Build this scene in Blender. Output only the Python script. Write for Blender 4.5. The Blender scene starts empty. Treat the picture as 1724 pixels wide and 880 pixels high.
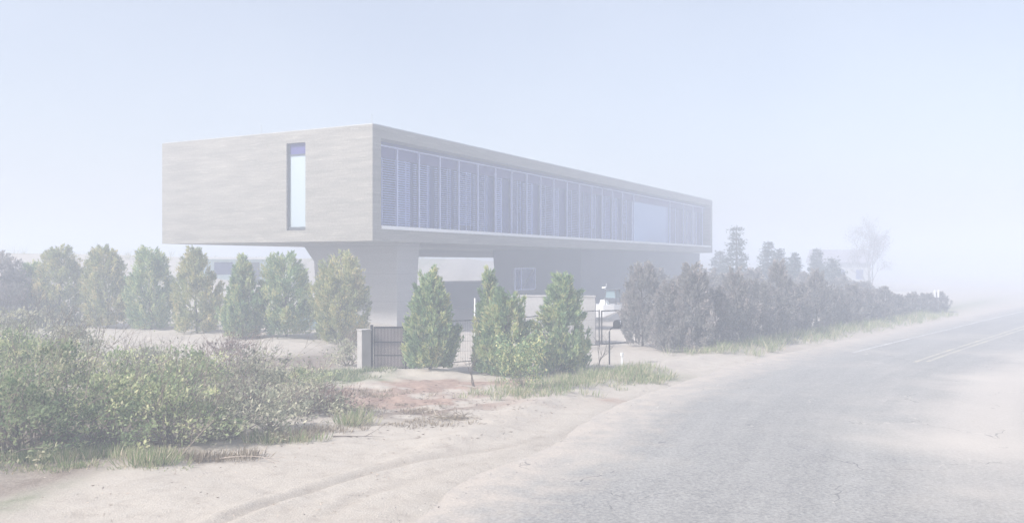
import bpy, bmesh, math, random
import numpy as np
from mathutils import Vector, Matrix

scene = bpy.context.scene
COL = scene.collection
R = math.radians
rng = np.random.default_rng(11)
random.seed(11)

# ------------------------------------------------------------------ camera
F = 1474.0          # focal length in photograph pixels
HZ = 442.0          # horizon row
CAMH = 2.9
cam_d = bpy.data.cameras.new("camera")
cam = bpy.data.objects.new("camera", cam_d)
COL.objects.link(cam)
cam.location = (0, 0, CAMH)
cam.rotation_euler = (R(90), 0, 0)
cam_d.sensor_width = 36.0
cam_d.lens = 36.0 * F / 1724.0
cam_d.shift_y = 2.0 / 1724.0
cam_d.clip_start = 0.1
cam_d.clip_end = 3000
scene.camera = cam

# ------------------------------------------------------------------ light
SUN_EL, SUN_AZ = 42.0, 240.0          # azimuth clockwise from +Y (looking direction): behind and left
SUN_STRENGTH, SKY_STRENGTH, EXPOSURE = 2.8, 0.092, 1.29
SUN_ANGLE = 6.0
HAZE_DENSITY = 0.0150
world = bpy.data.worlds.new("World")
scene.world = world
world.use_nodes = True
wn = world.node_tree
bg = wn.nodes["Background"]
sky = wn.nodes.new("ShaderNodeTexSky")
sky.sky_type = 'NISHITA'
sky.sun_disc = False
sky.sun_elevation = R(SUN_EL)
sky.sun_rotation = R(SUN_AZ)
sky.air_density = 1.0
sky.dust_density = 3.0
sky.ozone_density = 1.4
veil = wn.nodes.new("ShaderNodeMix"); veil.data_type = 'RGBA'      # thin high cloud over the blue
veil.inputs[0].default_value = 0.55
vtc = wn.nodes.new("ShaderNodeTexCoord"); vns = wn.nodes.new("ShaderNodeTexNoise"); vrm = wn.nodes.new("ShaderNodeValToRGB")
vns.inputs["Scale"].default_value = 3.2; vns.inputs["Detail"].default_value = 4
wn.links.new(vtc.outputs["Generated"], vns.inputs["Vector"]); wn.links.new(vns.outputs["Fac"], vrm.inputs[0])
vrm.color_ramp.elements[0].position = 0.3; vrm.color_ramp.elements[1].position = 0.7
vrm.color_ramp.elements[0].color = (3.35, 3.38, 3.72, 1); vrm.color_ramp.elements[1].color = (3.85, 3.85, 4.1, 1)
wn.links.new(vrm.outputs[0], veil.inputs[7])
wn.links.new(sky.outputs[0], veil.inputs[6])
wn.links.new(veil.outputs[2], bg.inputs[0])
bg.inputs[1].default_value = SKY_STRENGTH

sd = bpy.data.lights.new("sun", 'SUN')
sd.energy = SUN_STRENGTH
sd.angle = R(SUN_ANGLE)
sd.color = (1.0, 0.95, 0.885)
sun = bpy.data.objects.new("sun", sd)
COL.objects.link(sun)
_el, _az = R(SUN_EL), R(SUN_AZ)
S = Vector((math.sin(_az) * math.cos(_el), math.cos(_az) * math.cos(_el), math.sin(_el)))
sun.rotation_euler = S.to_track_quat('Z', 'Y').to_euler()

scene.view_settings.view_transform = 'Standard'
scene.view_settings.look = 'None'
scene.view_settings.gamma = 1.0
scene.view_settings.use_curve_mapping = False
scene.view_settings.exposure = EXPOSURE
scene.render.engine = 'CYCLES'
scene.cycles.volume_bounces = 3
scene.cycles.max_bounces = 8
scene.cycles.transparent_max_bounces = 12
scene.cycles.use_denoising = True
scene.cycles.sample_clamp_indirect = 6.0


# ------------------------------------------------------------------ helpers
def tag(o, label=None, cat=None, group=None, kind=None):
    if label: o['label'] = label
    if cat: o['category'] = cat
    if group: o['group'] = group
    if kind: o['kind'] = kind
    return o


def empty(name, loc=(0, 0, 0), rz=0.0):
    o = bpy.data.objects.new(name, None)
    COL.objects.link(o)
    o.location = loc
    o.rotation_euler = (0, 0, rz)
    o.empty_display_size = 0.3
    return o


def mesh_obj(name, verts, faces, mat, parent=None, smooth=False):
    me = bpy.data.meshes.new(name)
    me.from_pydata([tuple(v) for v in verts], [], faces)
    if mat: me.materials.append(mat)
    if smooth:
        me.polygons.foreach_set("use_smooth", [True] * len(me.polygons))
    me.update()
    o = bpy.data.objects.new(name, me)
    COL.objects.link(o)
    if parent: o.parent = parent
    return o


class MB:
    """collects shapes into one mesh object"""
    def __init__(s): s.v, s.f = [], []
    def add(s, vs, fs):
        n = len(s.v); s.v += [tuple(p) for p in vs]; s.f += [tuple(i + n for i in f) for f in fs]; return s
    def box(s, x0, x1, y0, y1, z0, z1):
        vs = [(x, y, z) for z in (z0, z1) for y in (y0, y1) for x in (x0, x1)]
        return s.add(vs, [(0, 2, 3, 1), (4, 5, 7, 6), (0, 1, 5, 4), (2, 6, 7, 3), (0, 4, 6, 2), (1, 3, 7, 5)])
    def prism(s, bottom, top):
        n = len(bottom); vs = list(bottom) + list(top)
        fs = [tuple(range(n - 1, -1, -1)), tuple(range(n, 2 * n))]
        fs += [(i, (i + 1) % n, n + (i + 1) % n, n + i) for i in range(n)]
        return s.add(vs, fs)
    def bar(s, p, q, w, h=None):
        h = h or w
        p, q = Vector(p), Vector(q); d = (q - p).normalized()
        up = Vector((0, 0, 1)) if abs(d.z) < 0.95 else Vector((0, 1, 0))
        a = d.cross(up).normalized(); b = a.cross(d)
        c = [(-1, -1), (1, -1), (1, 1), (-1, 1)]
        B = [p + a * (i * w / 2) + b * (j * h / 2) for i, j in c]
        T = [q + a * (i * w / 2) + b * (j * h / 2) for i, j in c]
        return s.prism(B, T)
    def tube(s, pts, rad, n=5):
        pts = [Vector(p) for p in pts]
        if not hasattr(rad, '__len__'): rad = [rad] * len(pts)
        base = len(s.v)
        for k, p in enumerate(pts):
            d = (pts[min(k + 1, len(pts) - 1)] - pts[max(k - 1, 0)])
            d = d.normalized() if d.length > 1e-9 else Vector((0, 0, 1))
            up = Vector((0, 0, 1)) if abs(d.z) < 0.9 else Vector((1, 0, 0))
            a = d.cross(up).normalized(); b = a.cross(d)
            for i in range(n):
                t = 2 * math.pi * i / n
                s.v.append(tuple(p + (a * math.cos(t) + b * math.sin(t)) * rad[k]))
        for k in range(len(pts) - 1):
            for i in range(n):
                j = (i + 1) % n
                s.f.append((base + k * n + i, base + k * n + j, base + (k + 1) * n + j, base + (k + 1) * n + i))
        s.f.append(tuple(base + i for i in range(n - 1, -1, -1)))
        s.f.append(tuple(base + (len(pts) - 1) * n + i for i in range(n)))
        return s
    def build(s, name, mat, parent=None, smooth=False, bevel=0.0):
        o = mesh_obj(name, s.v, s.f, mat, parent, smooth)
        if bevel:
            m = o.modifiers.new("bevel", 'BEVEL'); m.width = bevel; m.segments = 2; m.limit_method = 'ANGLE'
        return o


def copy_tree(o, parent=None):
    c = o.copy(); COL.objects.link(c); c.parent = parent
    for ch in list(o.children): copy_tree(ch, c)
    return c


def at(u, Y, z=0.0):
    """world point seen at photograph column u at distance Y"""
    return Vector(((u - 862.0) / F * Y, Y, z))


def gp(u, v, z=0.0):
    Y = (CAMH - z) * F / (v - HZ)
    return Vector(((u - 862.0) / F * Y, Y, z))


# ---- numpy value noise
def _hash(ix, iy, seed):
    n = (ix.astype(np.int64) * 374761393 + iy.astype(np.int64) * 668265263 + seed * 974634777) & 0xffffffff
    n = ((n ^ (n >> 13)) * 1274126177) & 0xffffffff
    n = n ^ (n >> 16)
    return (n & 0xffff) / 65535.0


def vnoise(x, y, seed=0):
    ix, iy = np.floor(x), np.floor(y)
    fx, fy = x - ix, y - iy
    fx = fx * fx * (3 - 2 * fx); fy = fy * fy * (3 - 2 * fy)
    a = _hash(ix, iy, seed); b = _hash(ix + 1, iy, seed)
    c = _hash(ix, iy + 1, seed); d = _hash(ix + 1, iy + 1, seed)
    return (a + (b - a) * fx) * (1 - fy) + (c + (d - c) * fx) * fy


def fbm(x, y, seed=0, octv=4):
    t, amp, tot = 0, 1.0, 0
    for k in range(octv):
        t = t + amp * vnoise(x * 2 ** k, y * 2 ** k, seed + k); tot += amp; amp *= 0.5
    return t / tot


def sstep(x, a, b):
    t = np.clip((x - a) / (b - a), 0, 1); return t * t * (3 - 2 * t)


# ------------------------------------------------------------------ materials
def new_mat(name):
    m = bpy.data.materials.new(name); m.use_nodes = True
    nt = m.node_tree; return m, nt, nt.nodes["Principled BSDF"]


def N(nt, typ, **kw):
    n = nt.nodes.new(typ)
    for k, v in kw.items(): setattr(n, k, v)
    return n


def noise(nt, scale, detail=4, vec=None, rough=0.55):
    n = N(nt, "ShaderNodeTexNoise"); n.inputs["Scale"].default_value = scale
    n.inputs["Detail"].default_value = detail; n.inputs["Roughness"].default_value = rough
    if vec is not None: nt.links.new(vec, n.inputs["Vector"])
    return n.outputs["Fac"]


def ramp(nt, fac, stops):
    r = N(nt, "ShaderNodeValToRGB"); nt.links.new(fac, r.inputs[0])
    e = r.color_ramp.elements
    while len(e) < len(stops): e.new(0.5)
    for el, (p, c) in zip(e, stops):
        el.position = p; el.color = (*c, 1) if len(c) == 3 else c
    return r.outputs[0]


def mix(nt, fac, a, b, mode='MIX'):
    m = N(nt, "ShaderNodeMix", data_type='RGBA', blend_type=mode)
    for sock, val in ((0, fac), (6, a), (7, b)):
        if hasattr(val, 'is_output'): nt.links.new(val, m.inputs[sock])
        elif isinstance(val, (int, float)): m.inputs[sock].default_value = val
        else: m.inputs[sock].default_value = (*val, 1)
    return m.outputs[2]


def math_n(nt, op, a, b=None, clamp=False):
    m = N(nt, "ShaderNodeMath", operation=op, use_clamp=clamp)
    for i, v in enumerate((a, b)):
        if v is None: continue
        if hasattr(v, 'is_output'): nt.links.new(v, m.inputs[i])
        else: m.inputs[i].default_value = v
    return m.outputs[0]


def bump(nt, bsdf, h, strength=0.3, dist=0.02):
    b = N(nt, "ShaderNodeBump"); b.inputs["Strength"].default_value = strength
    b.inputs["Distance"].default_value = dist
    nt.links.new(h, b.inputs["Height"]); nt.links.new(b.outputs[0], bsdf.inputs["Normal"])


def objco(nt, scale=(1, 1, 1)):
    tc = N(nt, "ShaderNodeTexCoord"); mp = N(nt, "ShaderNodeMapping")
    mp.inputs["Scale"].default_value = scale
    nt.links.new(tc.outputs["Object"], mp.inputs[0]); return mp.outputs[0]


def simple_mat(name, col, rough=0.6, metal=0.0, var=0.12, scale=3.0):
    m, nt, b = new_mat(name)
    n = noise(nt, scale, 5, objco(nt))
    lo = tuple(c * (1 - var) for c in col); hi = tuple(min(1, c * (1 + var)) for c in col)
    nt.links.new(ramp(nt, n, [(0.3, lo), (0.7, hi)]), b.inputs["Base Color"])
    b.inputs["Roughness"].default_value = rough; b.inputs["Metallic"].default_value = metal
    return m


def concrete_mat(name, base, streak=0.2, board=0.32, lime=0.6):
    m, nt, b = new_mat(name)
    co = objco(nt)
    co2 = objco(nt, (0.42, 0.42, 4.6))
    co3 = objco(nt, (0.7, 0.7, 12.0))
    big = noise(nt, 0.25, 4, co)
    st = noise(nt, 1.0, 5, co2, 0.6)
    st2 = noise(nt, 1.3, 4, co3, 0.6)
    fine = noise(nt, 14.0, 4, co)
    d = tuple(c * (1 - streak) for c in base); l = tuple(min(1, c * (1 + streak)) for c in base)
    c1 = ramp(nt, st, [(0.38, d), (0.62, l)])
    c2 = ramp(nt, big, [(0.3, tuple(c * .9 for c in base)), (0.7, tuple(min(1, c * 1.08) for c in base))])
    c = mix(nt, 0.4, c1, c2)
    # pale lime streaks left by the shuttering boards
    pale = ramp(nt, st2, [(0.57, (0, 0, 0)), (0.64, (1, 1, 1))])
    c = mix(nt, math_n(nt, 'MULTIPLY', pale, lime), c, tuple(min(1, x * 1.6) for x in base))
    c = mix(nt, 0.12, c, ramp(nt, fine, [(0.3, (0.1, 0.1, 0.1)), (0.7, (0.75, 0.75, 0.75))]))
    # board joints
    sx = N(nt, "ShaderNodeSeparateXYZ"); nt.links.new(co, sx.inputs[0])
    fr = math_n(nt, 'FRACT', math_n(nt, 'DIVIDE', sx.outputs[2], board))
    edge = math_n(nt, 'LESS_THAN', fr, 0.035)
    c = mix(nt, math_n(nt, 'MULTIPLY', edge, 0.30), c, tuple(x * .55 for x in base))
    nt.links.new(c, b.inputs["Base Color"])
    b.inputs["Roughness"].default_value = 0.85
    bump(nt, b, math_n(nt, 'ADD', math_n(nt, 'MULTIPLY', st, 0.5), math_n(nt, 'MULTIPLY', fine, 0.3)), 0.25, 0.03)
    return m


def leaf_mat(name, stops, trans=0.45, rough=0.6):
    """leaf colour follows the tone stored per leaf (its clump's tone plus its own)"""
    m, nt, b = new_mat(name)
    at_ = N(nt, "ShaderNodeAttribute", attribute_name="tone")
    big = noise(nt, 1.3, 2, objco(nt))
    f = math_n(nt, 'ADD', at_.outputs["Fac"], math_n(nt, 'MULTIPLY', math_n(nt, 'SUBTRACT', big, 0.5), 0.5))
    c = ramp(nt, f, stops)
    nt.links.new(c, b.inputs["Base Color"])
    b.inputs["Roughness"].default_value = rough
    b.inputs["Specular IOR Level"].default_value = 0.3
    t = N(nt, "ShaderNodeBsdfTranslucent"); nt.links.new(c, t.inputs[0])
    ms = N(nt, "ShaderNodeMixShader"); ms.inputs[0].default_value = trans
    nt.links.new(b.outputs[0], ms.inputs[1]); nt.links.new(t.outputs[0], ms.inputs[2])
    nt.links.new(ms.outputs[0], nt.nodes["Material Output"].inputs[0])
    return m


M = {}
M['concrete'] = concrete_mat("board_formed_concrete", (0.245, 0.229, 0.198), 0.26, 0.22)
M['concrete_frame'] = concrete_mat("facade_concrete", (0.33, 0.33, 0.32), 0.15)
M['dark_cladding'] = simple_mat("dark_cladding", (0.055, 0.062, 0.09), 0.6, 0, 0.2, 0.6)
M['pier'] = concrete_mat("pier_concrete", (0.36, 0.35, 0.345), 0.06, 1.2, 0.12)
M['white_metal'] = simple_mat("white_metal", (0.87, 0.87, 0.88), 0.4, 0, 0.04)
M['mullion'] = simple_mat("mullion_metal", (0.56, 0.60, 0.84), 0.4, 0.2, 0.06)
M['header'] = simple_mat("header_panel", (0.05, 0.045, 0.20), 0.5, 0.1, 0.1)
M['slat'] = simple_mat("blind_slat", (0.40, 0.47, 0.78), 0.45, 0.0, 0.06)
M['curtain'] = simple_mat("curtain_cloth", (0.20, 0.25, 0.52), 0.9, 0, 0.08)
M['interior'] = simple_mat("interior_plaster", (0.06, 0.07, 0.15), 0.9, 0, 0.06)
M['dark_frame'] = simple_mat("dark_window_frame", (0.07, 0.08, 0.09), 0.4, 0.2, 0.15)
M['black_metal'] = simple_mat("black_fence_metal", (0.025, 0.026, 0.03), 0.45, 0.3, 0.25)
M['brown_panel'] = simple_mat("brown_gate_bars", (0.085, 0.068, 0.074), 0.6, 0.1, 0.25)
M['post_concrete'] = simple_mat("post_concrete", (0.36, 0.35, 0.34), 0.85, 0, 0.12)
M['white_paint'] = simple_mat("white_gelcoat", (0.86, 0.86, 0.86), 0.25, 0, 0.03)
M['teal_wall'] = simple_mat("pale_teal_render", (0.50, 0.64, 0.64), 0.8, 0, 0.06)
M['bark'] = simple_mat("grey_bark", (0.12, 0.10, 0.085), 0.9, 0, 0.35, 9)
M['twig'] = simple_mat("pale_twig", (0.21, 0.17, 0.14), 0.9, 0, 0.3, 9)
M['dead_twig'] = simple_mat("bleached_twig", (0.40, 0.34, 0.29), 0.9, 0, 0.2, 9)
M['red_twig'] = simple_mat("reddish_twig", (0.17, 0.095, 0.08), 0.9, 0, 0.3, 9)
M['mailbox'] = simple_mat("dark_mailbox_steel", (0.035, 0.04, 0.055), 0.4, 0.4, 0.2)
M['rubber'] = simple_mat("black_rubber", (0.02, 0.02, 0.02), 0.8, 0, 0.2)
M['galv'] = simple_mat("galvanised_steel", (0.42, 0.43, 0.44), 0.45, 0.7, 0.1)
M['roof_lav'] = simple_mat("weathered_roof", (0.22, 0.20, 0.24), 0.8, 0, 0.15)

M['juniper'] = leaf_mat("juniper_sprays", [(0.05, (0.128, 0.198, 0.114)), (0.38, (0.244, 0.375, 0.199)),
                                           (0.62, (0.440, 0.519, 0.256)), (0.92, (0.699, 0.648, 0.350))])
M['juniper_dry'] = leaf_mat("juniper_dry_sprays", [(0.05, (0.170, 0.189, 0.104)), (0.35, (0.304, 0.369, 0.178)),
                                                   (0.62, (0.494, 0.494, 0.234)), (0.92, (0.720, 0.608, 0.330))])
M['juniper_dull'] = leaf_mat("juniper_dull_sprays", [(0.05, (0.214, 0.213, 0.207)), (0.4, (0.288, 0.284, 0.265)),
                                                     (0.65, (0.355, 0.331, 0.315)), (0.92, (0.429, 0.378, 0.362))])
M['shrub'] = leaf_mat("shrub_leaves", [(0.05, (0.123, 0.174, 0.095)), (0.38, (0.268, 0.348, 0.181)),
                                       (0.65, (0.484, 0.533, 0.285)), (0.92, (0.764, 0.736, 0.456))])
M['shrub_grey'] = leaf_mat("grey_shrub_leaves", [(0.05, (0.162, 0.164, 0.130)), (0.38, (0.316, 0.337, 0.243)),
                                                 (0.65, (0.486, 0.496, 0.357)), (0.92, (0.704, 0.673, 0.511))])
M['shrub_green'] = leaf_mat("green_shrub_leaves", [(0.05, (0.089, 0.126, 0.073)), (0.38, (0.194, 0.271, 0.138)),
                                                   (0.65, (0.332, 0.378, 0.211)), (0.92, (0.551, 0.504, 0.356))])
M['shrub_red'] = leaf_mat("reddish_shrub_leaves", [(0.05, (0.126, 0.090, 0.084)), (0.38, (0.239, 0.179, 0.158)),
                                                   (0.65, (0.328, 0.262, 0.230)), (0.92, (0.441, 0.400, 0.346))])
M['conifer'] = leaf_mat("conifer_needles", [(0.05, (0.060, 0.084, 0.072)), (0.5, (0.102, 0.132, 0.108)),
                                            (0.95, (0.162, 0.192, 0.150))])
M['grass'] = leaf_mat("grass_blades", [(0.05, (0.177, 0.249, 0.110)), (0.4, (0.286, 0.354, 0.169)),
                                       (0.7, (0.452, 0.431, 0.278)), (0.95, (0.628, 0.550, 0.424))], 0.35)
M['straw'] = leaf_mat("dry_straw", [(0.05, (0.21, 0.165, 0.12)), (0.5, (0.33, 0.275, 0.205)), (0.95, (0.47, 0.42, 0.34))], 0.3)


def glass_mat(name, tint, refl, see=0.35, rough=0.02):
    m, nt, b = new_mat(name)
    b.inputs["Base Color"].default_value = (*tint, 1)
    b.inputs["Roughness"].default_value = rough
    b.inputs["IOR"].default_value = refl
    b.inputs["Specular Tint"].default_value = (0.62, 0.74, 1.0, 1)
    wob = noise(nt, 0.7, 2, objco(nt))
    bump(nt, b, wob, 0.04, 0.05)
    t = N(nt, "ShaderNodeBsdfTransparent"); t.inputs[0].default_value = (0.75, 0.80, 0.9, 1)
    ms = N(nt, "ShaderNodeMixShader"); ms.inputs[0].default_value = see
    nt.links.new(b.outputs[0], ms.inputs[1]); nt.links.new(t.outputs[0], ms.inputs[2])
    nt.links.new(ms.outputs[0], nt.nodes["Material Output"].inputs[0])
    return m


M['glass'] = glass_mat("coated_glass", (0.015, 0.035, 0.20), 1.38, 0.2)
M['glass_mirror'] = glass_mat("mirror_coated_glass", (0.22, 0.30, 0.50), 4.2, 0.05)
M['glass_pale'] = glass_mat("sky_toned_glass", (0.45, 0.52, 0.54), 2.3, 0.08, 0.03)  # reflected sky put into the pale base colour, no backing behind the pane
M['glass_pool'] = glass_mat("teal_pool_glass", (0.22, 0.36, 0.38), 1.5, 0.45)
M['windscreen'] = glass_mat("tinted_windscreen", (0.25, 0.36, 0.38), 1.6, 0.3)

# ------------------------------------------------------------------ road centre geometry
edge_px = [(-9.5, -16.0), (-4.6, 0.0), (-1.2, 9.76), (0.64, 13.88), (3.16, 19.6), (7.6, 26.4),
           (15.4, 36.2), (30.6, 54.8), (48.0, 75.5), (78.0, 110.0), (150, 190.0), (260, 310.0)]


def catmull(P, n=24):
    P = [np.array(p, float) for p in P]; out = []
    for i in range(len(P) - 1):
        p0 = P[max(i - 1, 0)]; p1, p2 = P[i], P[i + 1]; p3 = P[min(i + 2, len(P) - 1)]
        for k in range(n):
            t = k / n
            out.append(0.5 * ((2 * p1) + (-p0 + p2) * t + (2 * p0 - 5 * p1 + 4 * p2 - p3) * t * t + (-p0 + 3 * p1 - 3 * p2 + p3) * t ** 3))
    out.append(P[-1]); return np.array(out)


EDGE = catmull(edge_px)
_seg = np.linalg.norm(np.diff(EDGE, axis=0), axis=1)
ARC = np.concatenate([[0], np.cumsum(_seg)])
_t = np.gradient(EDGE, axis=0); _t /= np.linalg.norm(_t, axis=1)[:, None]
ENRM = np.stack([_t[:, 1], -_t[:, 0]], 1)          # points right, into the road
ROAD_W = 7.8


def road_dist(x, y):
    """signed distance to the left road edge, positive to the left (off the road)"""
    x = np.asarray(x, float); y = np.asarray(y, float)
    sh = x.shape; xf, yf = x.ravel(), y.ravel()
    best = np.full(xf.shape, 1e9); sgn = np.zeros(xf.shape)
    step = 3
    E, Nn = EDGE[::step], ENRM[::step]
    for e, n in zip(E, Nn):
        dx, dy = xf - e[0], yf - e[1]
        d = dx * dx + dy * dy
        m = d < best
        best = np.where(m, d, best)
        sgn = np.where(m, -(dx * n[0] + dy * n[1]), sgn)
    near = sgn
    return near.reshape(sh)


# house frame
HC = np.array([-5.48, 34.4]); HA = np.array([0.4764, 0.8792]); HB = np.array([-0.8792, 0.4764])
HLEN, HWID = 48.5, 12.0


def facade_a(u, b):
    """distance along the long facade for photograph column u, on the plane set back by b"""
    r = (u - 862.0) / F
    o = HC + HB * b
    return (r * o[1] - o[0]) / (HA[0] - r * HA[1])


GROOVE = catmull([(-5.2, 4.0), (-3.26, 9.76), (-2.7, 11.0), (-1.85, 12.3), (-0.91, 13.2), (-0.05, 13.85), (0.5, 14.6)], 16)
GROOVE2 = catmull([(-3.4, 4.0), (-2.1, 10.2), (-1.5, 11.4), (-0.6, 12.7), (0.1, 13.6), (1.2, 15.6), (2.4, 18.4)], 16)


def groove_d(x, y, G):
    b = np.full(x.shape, 1e9)
    for p in G: b = np.minimum(b, (x - p[0]) ** 2 + (y - p[1]) ** 2)
    return np.sqrt(b)


def terrain(x, y, full=False):
    x = np.asarray(x, float); y = np.asarray(y, float)
    d = road_dist(x, y)
    off = sstep(d, 0.15, 1.6)                       # 0 on the road, 1 well off it
    b = (x - HC[0]) * HB[0] + (y - HC[1]) * HB[1]
    a = (x - HC[0]) * HA[0] + (y - HC[1]) * HA[1]
    h = np.zeros(x.shape)
    h += 0.30 * sstep(d, 10.5, 15.5) * sstep(-x, 3.5, 6.0) * sstep(y, 20, 29)      # bank under the left hedge
    h += (2.9 + 1.3 * (fbm(x * .05, y * .05, 5) - .5)) * sstep(b, 15, 36)          # dunes behind the house
    h += 0.9 * sstep(-a, 30, 70) * fbm(x * .04, y * .04, 9)
    lump = (fbm(x * 0.9, y * 0.9, 3) - 0.5) * 0.16 + (fbm(x * 2.6, y * 2.6, 8, 2) - 0.5) * 0.08
    amp = 0.35 + 0.9 * np.exp(-(((x + 2.2) / 3.0) ** 2 + ((y - 19.2) / 3.2) ** 2)) + 0.5 * sstep(d, 3, 7)
    h += off * lump * amp
    h += 0.22 * np.exp(-(((x + 2.6) / 1.3) ** 2 + ((y - 22.6) / 0.45) ** 2))      # sand ledge in front of the gate
    h += 0.10 * np.exp(-(((d - 1.5) / 0.5) ** 2)) * sstep(y, 12, 15) * (0.5 + fbm(x * .8, y * .8, 21))
    g = groove_d(x, y, GROOVE); g2 = groove_d(x, y, GROOVE2)
    tracks = np.zeros(x.shape)
    for gg, k in ((g, 1.0), (g2, 0.55)):
        h -= k * 0.055 * np.exp(-(gg / 0.085) ** 2) * off
        h += k * 0.025 * (np.exp(-((gg - 0.2) / 0.08) ** 2)) * off
        tracks = np.maximum(tracks, k * np.exp(-(gg / 0.10) ** 2))
    h -= 0.06 * (1 - sstep(d, -0.1, 0.5)) * (d > -ROAD_W - 0.6)                       # bed under the asphalt
    h = np.where(d < -ROAD_W - 0.6, 0.05 * (fbm(x * .7, y * .7, 2) - .5), h)
    return (h, d, a, b, tracks) if full else h


def H(x, y):
    return float(terrain(np.array([x]), np.array([y]))[0])


# ------------------------------------------------------------------ ground sheet
def axis(lo, hi, dlo, dhi, fine):
    c = list(np.arange(dlo, dhi + 1e-6, fine))
    s, v = fine, dhi
    while v < hi:
        s *= 1.16; v += s; c.append(min(v, hi))
    s, v, pre = fine, dlo, []
    while v > lo:
        s *= 1.16; v -= s; pre.append(max(v, lo))
    return np.array(pre[::-1] + c)


gx = axis(-350, 350, -15, 9, 0.085)
gy = axis(-60, 380, 7.5, 30, 0.085)
X, Y = np.meshgrid(gx, gy)
Hh, D, Aa, Bb, TR = terrain(X, Y, True)
nx, ny = len(gx), len(gy)
verts = np.stack([X.ravel(), Y.ravel(), Hh.ravel()], 1)
ii = np.arange(nx * ny).reshape(ny, nx)
quads = np.stack([ii[:-1, :-1], ii[:-1, 1:], ii[1:, 1:], ii[1:, :-1]], -1).reshape(-1, 4)


def quick_mesh(name, verts, quads, mat, smooth=True):
    me = bpy.data.meshes.new(name)
    n, q = len(verts), len(quads)
    me.vertices.add(n); me.vertices.foreach_set("co", np.ascontiguousarray(verts, dtype=np.float32).ravel())
    k = quads.shape[1]
    me.loops.add(q * k); me.loops.foreach_set("vertex_index", np.ascontiguousarray(quads, dtype=np.int32).ravel())
    me.polygons.add(q)
    me.polygons.foreach_set("loop_start", np.arange(0, q * k, k, dtype=np.int32))
    me.polygons.foreach_set("loop_total", np.full(q, k, dtype=np.int32))
    if smooth: me.polygons.foreach_set("use_smooth", np.ones(q, dtype=bool))
    if mat: me.materials.append(mat)
    me.update(calc_edges=True); me.validate()
    return me


# soil cover: r reddish earth, g green tinge, b dark litter
def blob(cx, cy, rx, ry): return np.exp(-(((X - cx) / rx) ** 2 + ((Y - cy) / ry) ** 2))


brk = fbm(X * 2.0, Y * 2.6, 31); brk2 = fbm(X * 0.5, Y * 0.8, 41)
red = 0.55 * blob(-2.0, 18.2, 3.0, 1.6) + 1.3 * blob(-2.0, 20.6, 1.7, .75) + 1.15 * blob(-3.5, 19.3, 1.6, .8) + .8 * blob(-2.8, 18.0, 1.6, .5) + .9 * blob(-.6, 21.2, 1.5, .6)
red += .5 * blob(2.6, 18.6, .8, .5)
red = np.clip(red * (2.6 * brk - .42), 0, 1)
litter = 0.75 * blob(-2.2, 17.6, 2.6, 1.7) * (brk > .47) + 0.85 * sstep(-X, 4.0, 5.6) * sstep(D, 4.4, 5.6) * (1 - sstep(D, 11.5, 13.5))
litter = np.clip(litter * (.5 + brk2), 0, 1)
litter += 0.45 * blob(0.6, 23.6, 2.6, 1.1) + .5 * blob(7, 29.5, 4.5, 1.4) + 0.4 * blob(11, 36, 5, 2.5)
green = 0.9 * blob(-4.3, 21.8, 1.6, .9) + .9 * blob(2.5, 22.0, 2.2, 1.2) * (brk2 > .4) + .6 * sstep(-X, 5.0, 6.5) * (1 - sstep(np.abs(D - 4.2), .6, 1.3)) * (Y < 15)
green += 0.75 * np.exp(-(((D - 2.6) / 1.3) ** 2)) * sstep(Y, 31, 36) + 0.6 * sstep(Bb, 22, 34) * (fbm(X * .09, Y * .09, 51) > .52)
green = np.clip(green * (.35 + 1.2 * brk), 0, 1)
gmat, nt, b = new_mat("dune_sand_ground")
co = objco(nt)
att = N(nt, "ShaderNodeAttribute", attribute_name="cover")
sp = N(nt, "ShaderNodeSeparateColor"); nt.links.new(att.outputs["Color"], sp.inputs[0])
n1 = noise(nt, 0.35, 5, co); n2 = noise(nt, 3.3, 8, co, 0.68); n3 = noise(nt, 38.0, 4, co, 0.7)
sand = ramp(nt, n1, [(0.3, (0.385, 0.352, 0.310)), (0.7, (0.465, 0.435, 0.388))])
sand = mix(nt, 0.6, sand, ramp(nt, n2, [(0.30, (0.25, 0.21, 0.185)), (0.44, (0.40, 0.362, 0.320)), (0.72, (0.49, 0.458, 0.415))]))
sand = mix(nt, 0.2, sand, ramp(nt, n3, [(0.3, (0.2, 0.16, 0.13)), (0.7, (0.65, 0.61, 0.56))]))


def cover_fac(sock, k=1.0):
    s = math_n(nt, 'ADD', math_n(nt, 'MULTIPLY', sock, 1.3 * k), math_n(nt, 'MULTIPLY', math_n(nt, 'SUBTRACT', n2, 0.5), 1.5))
    s = math_n(nt, 'MULTIPLY', s, sock)
    return math_n(nt, 'MULTIPLY', s, 1.35, True)


c = mix(nt, cover_fac(sp.outputs[2]), sand, ramp(nt, n3, [(0.3, (0.12, 0.10, 0.085)), (0.7, (0.30, 0.25, 0.21))]))
c = mix(nt, cover_fac(sp.outputs[0]), c, ramp(nt, n2, [(0.3, (0.22, 0.145, 0.118)), (0.7, (0.40, 0.305, 0.255))]))
c = mix(nt, cover_fac(sp.outputs[1], .9), c, ramp(nt, n3, [(0.3, (0.09, 0.12, 0.06)), (0.7, (0.20, 0.23, 0.13))]))
att2 = N(nt, "ShaderNodeAttribute", attribute_name="track")
c = mix(nt, math_n(nt, 'MULTIPLY', att2.outputs["Fac"], 0.4), c, (0.25, 0.215, 0.185))
nt.links.new(c, b.inputs["Base Color"]); b.inputs["Roughness"].default_value = 0.95
b.inputs["Specular IOR Level"].default_value = 0.15
bump(nt, b, math_n(nt, 'ADD', math_n(nt, 'MULTIPLY', n2, 1.0), math_n(nt, 'MULTIPLY', n3, 0.5)), 0.6, 0.05)
gme = quick_mesh("ground", verts, quads, gmat)
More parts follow.
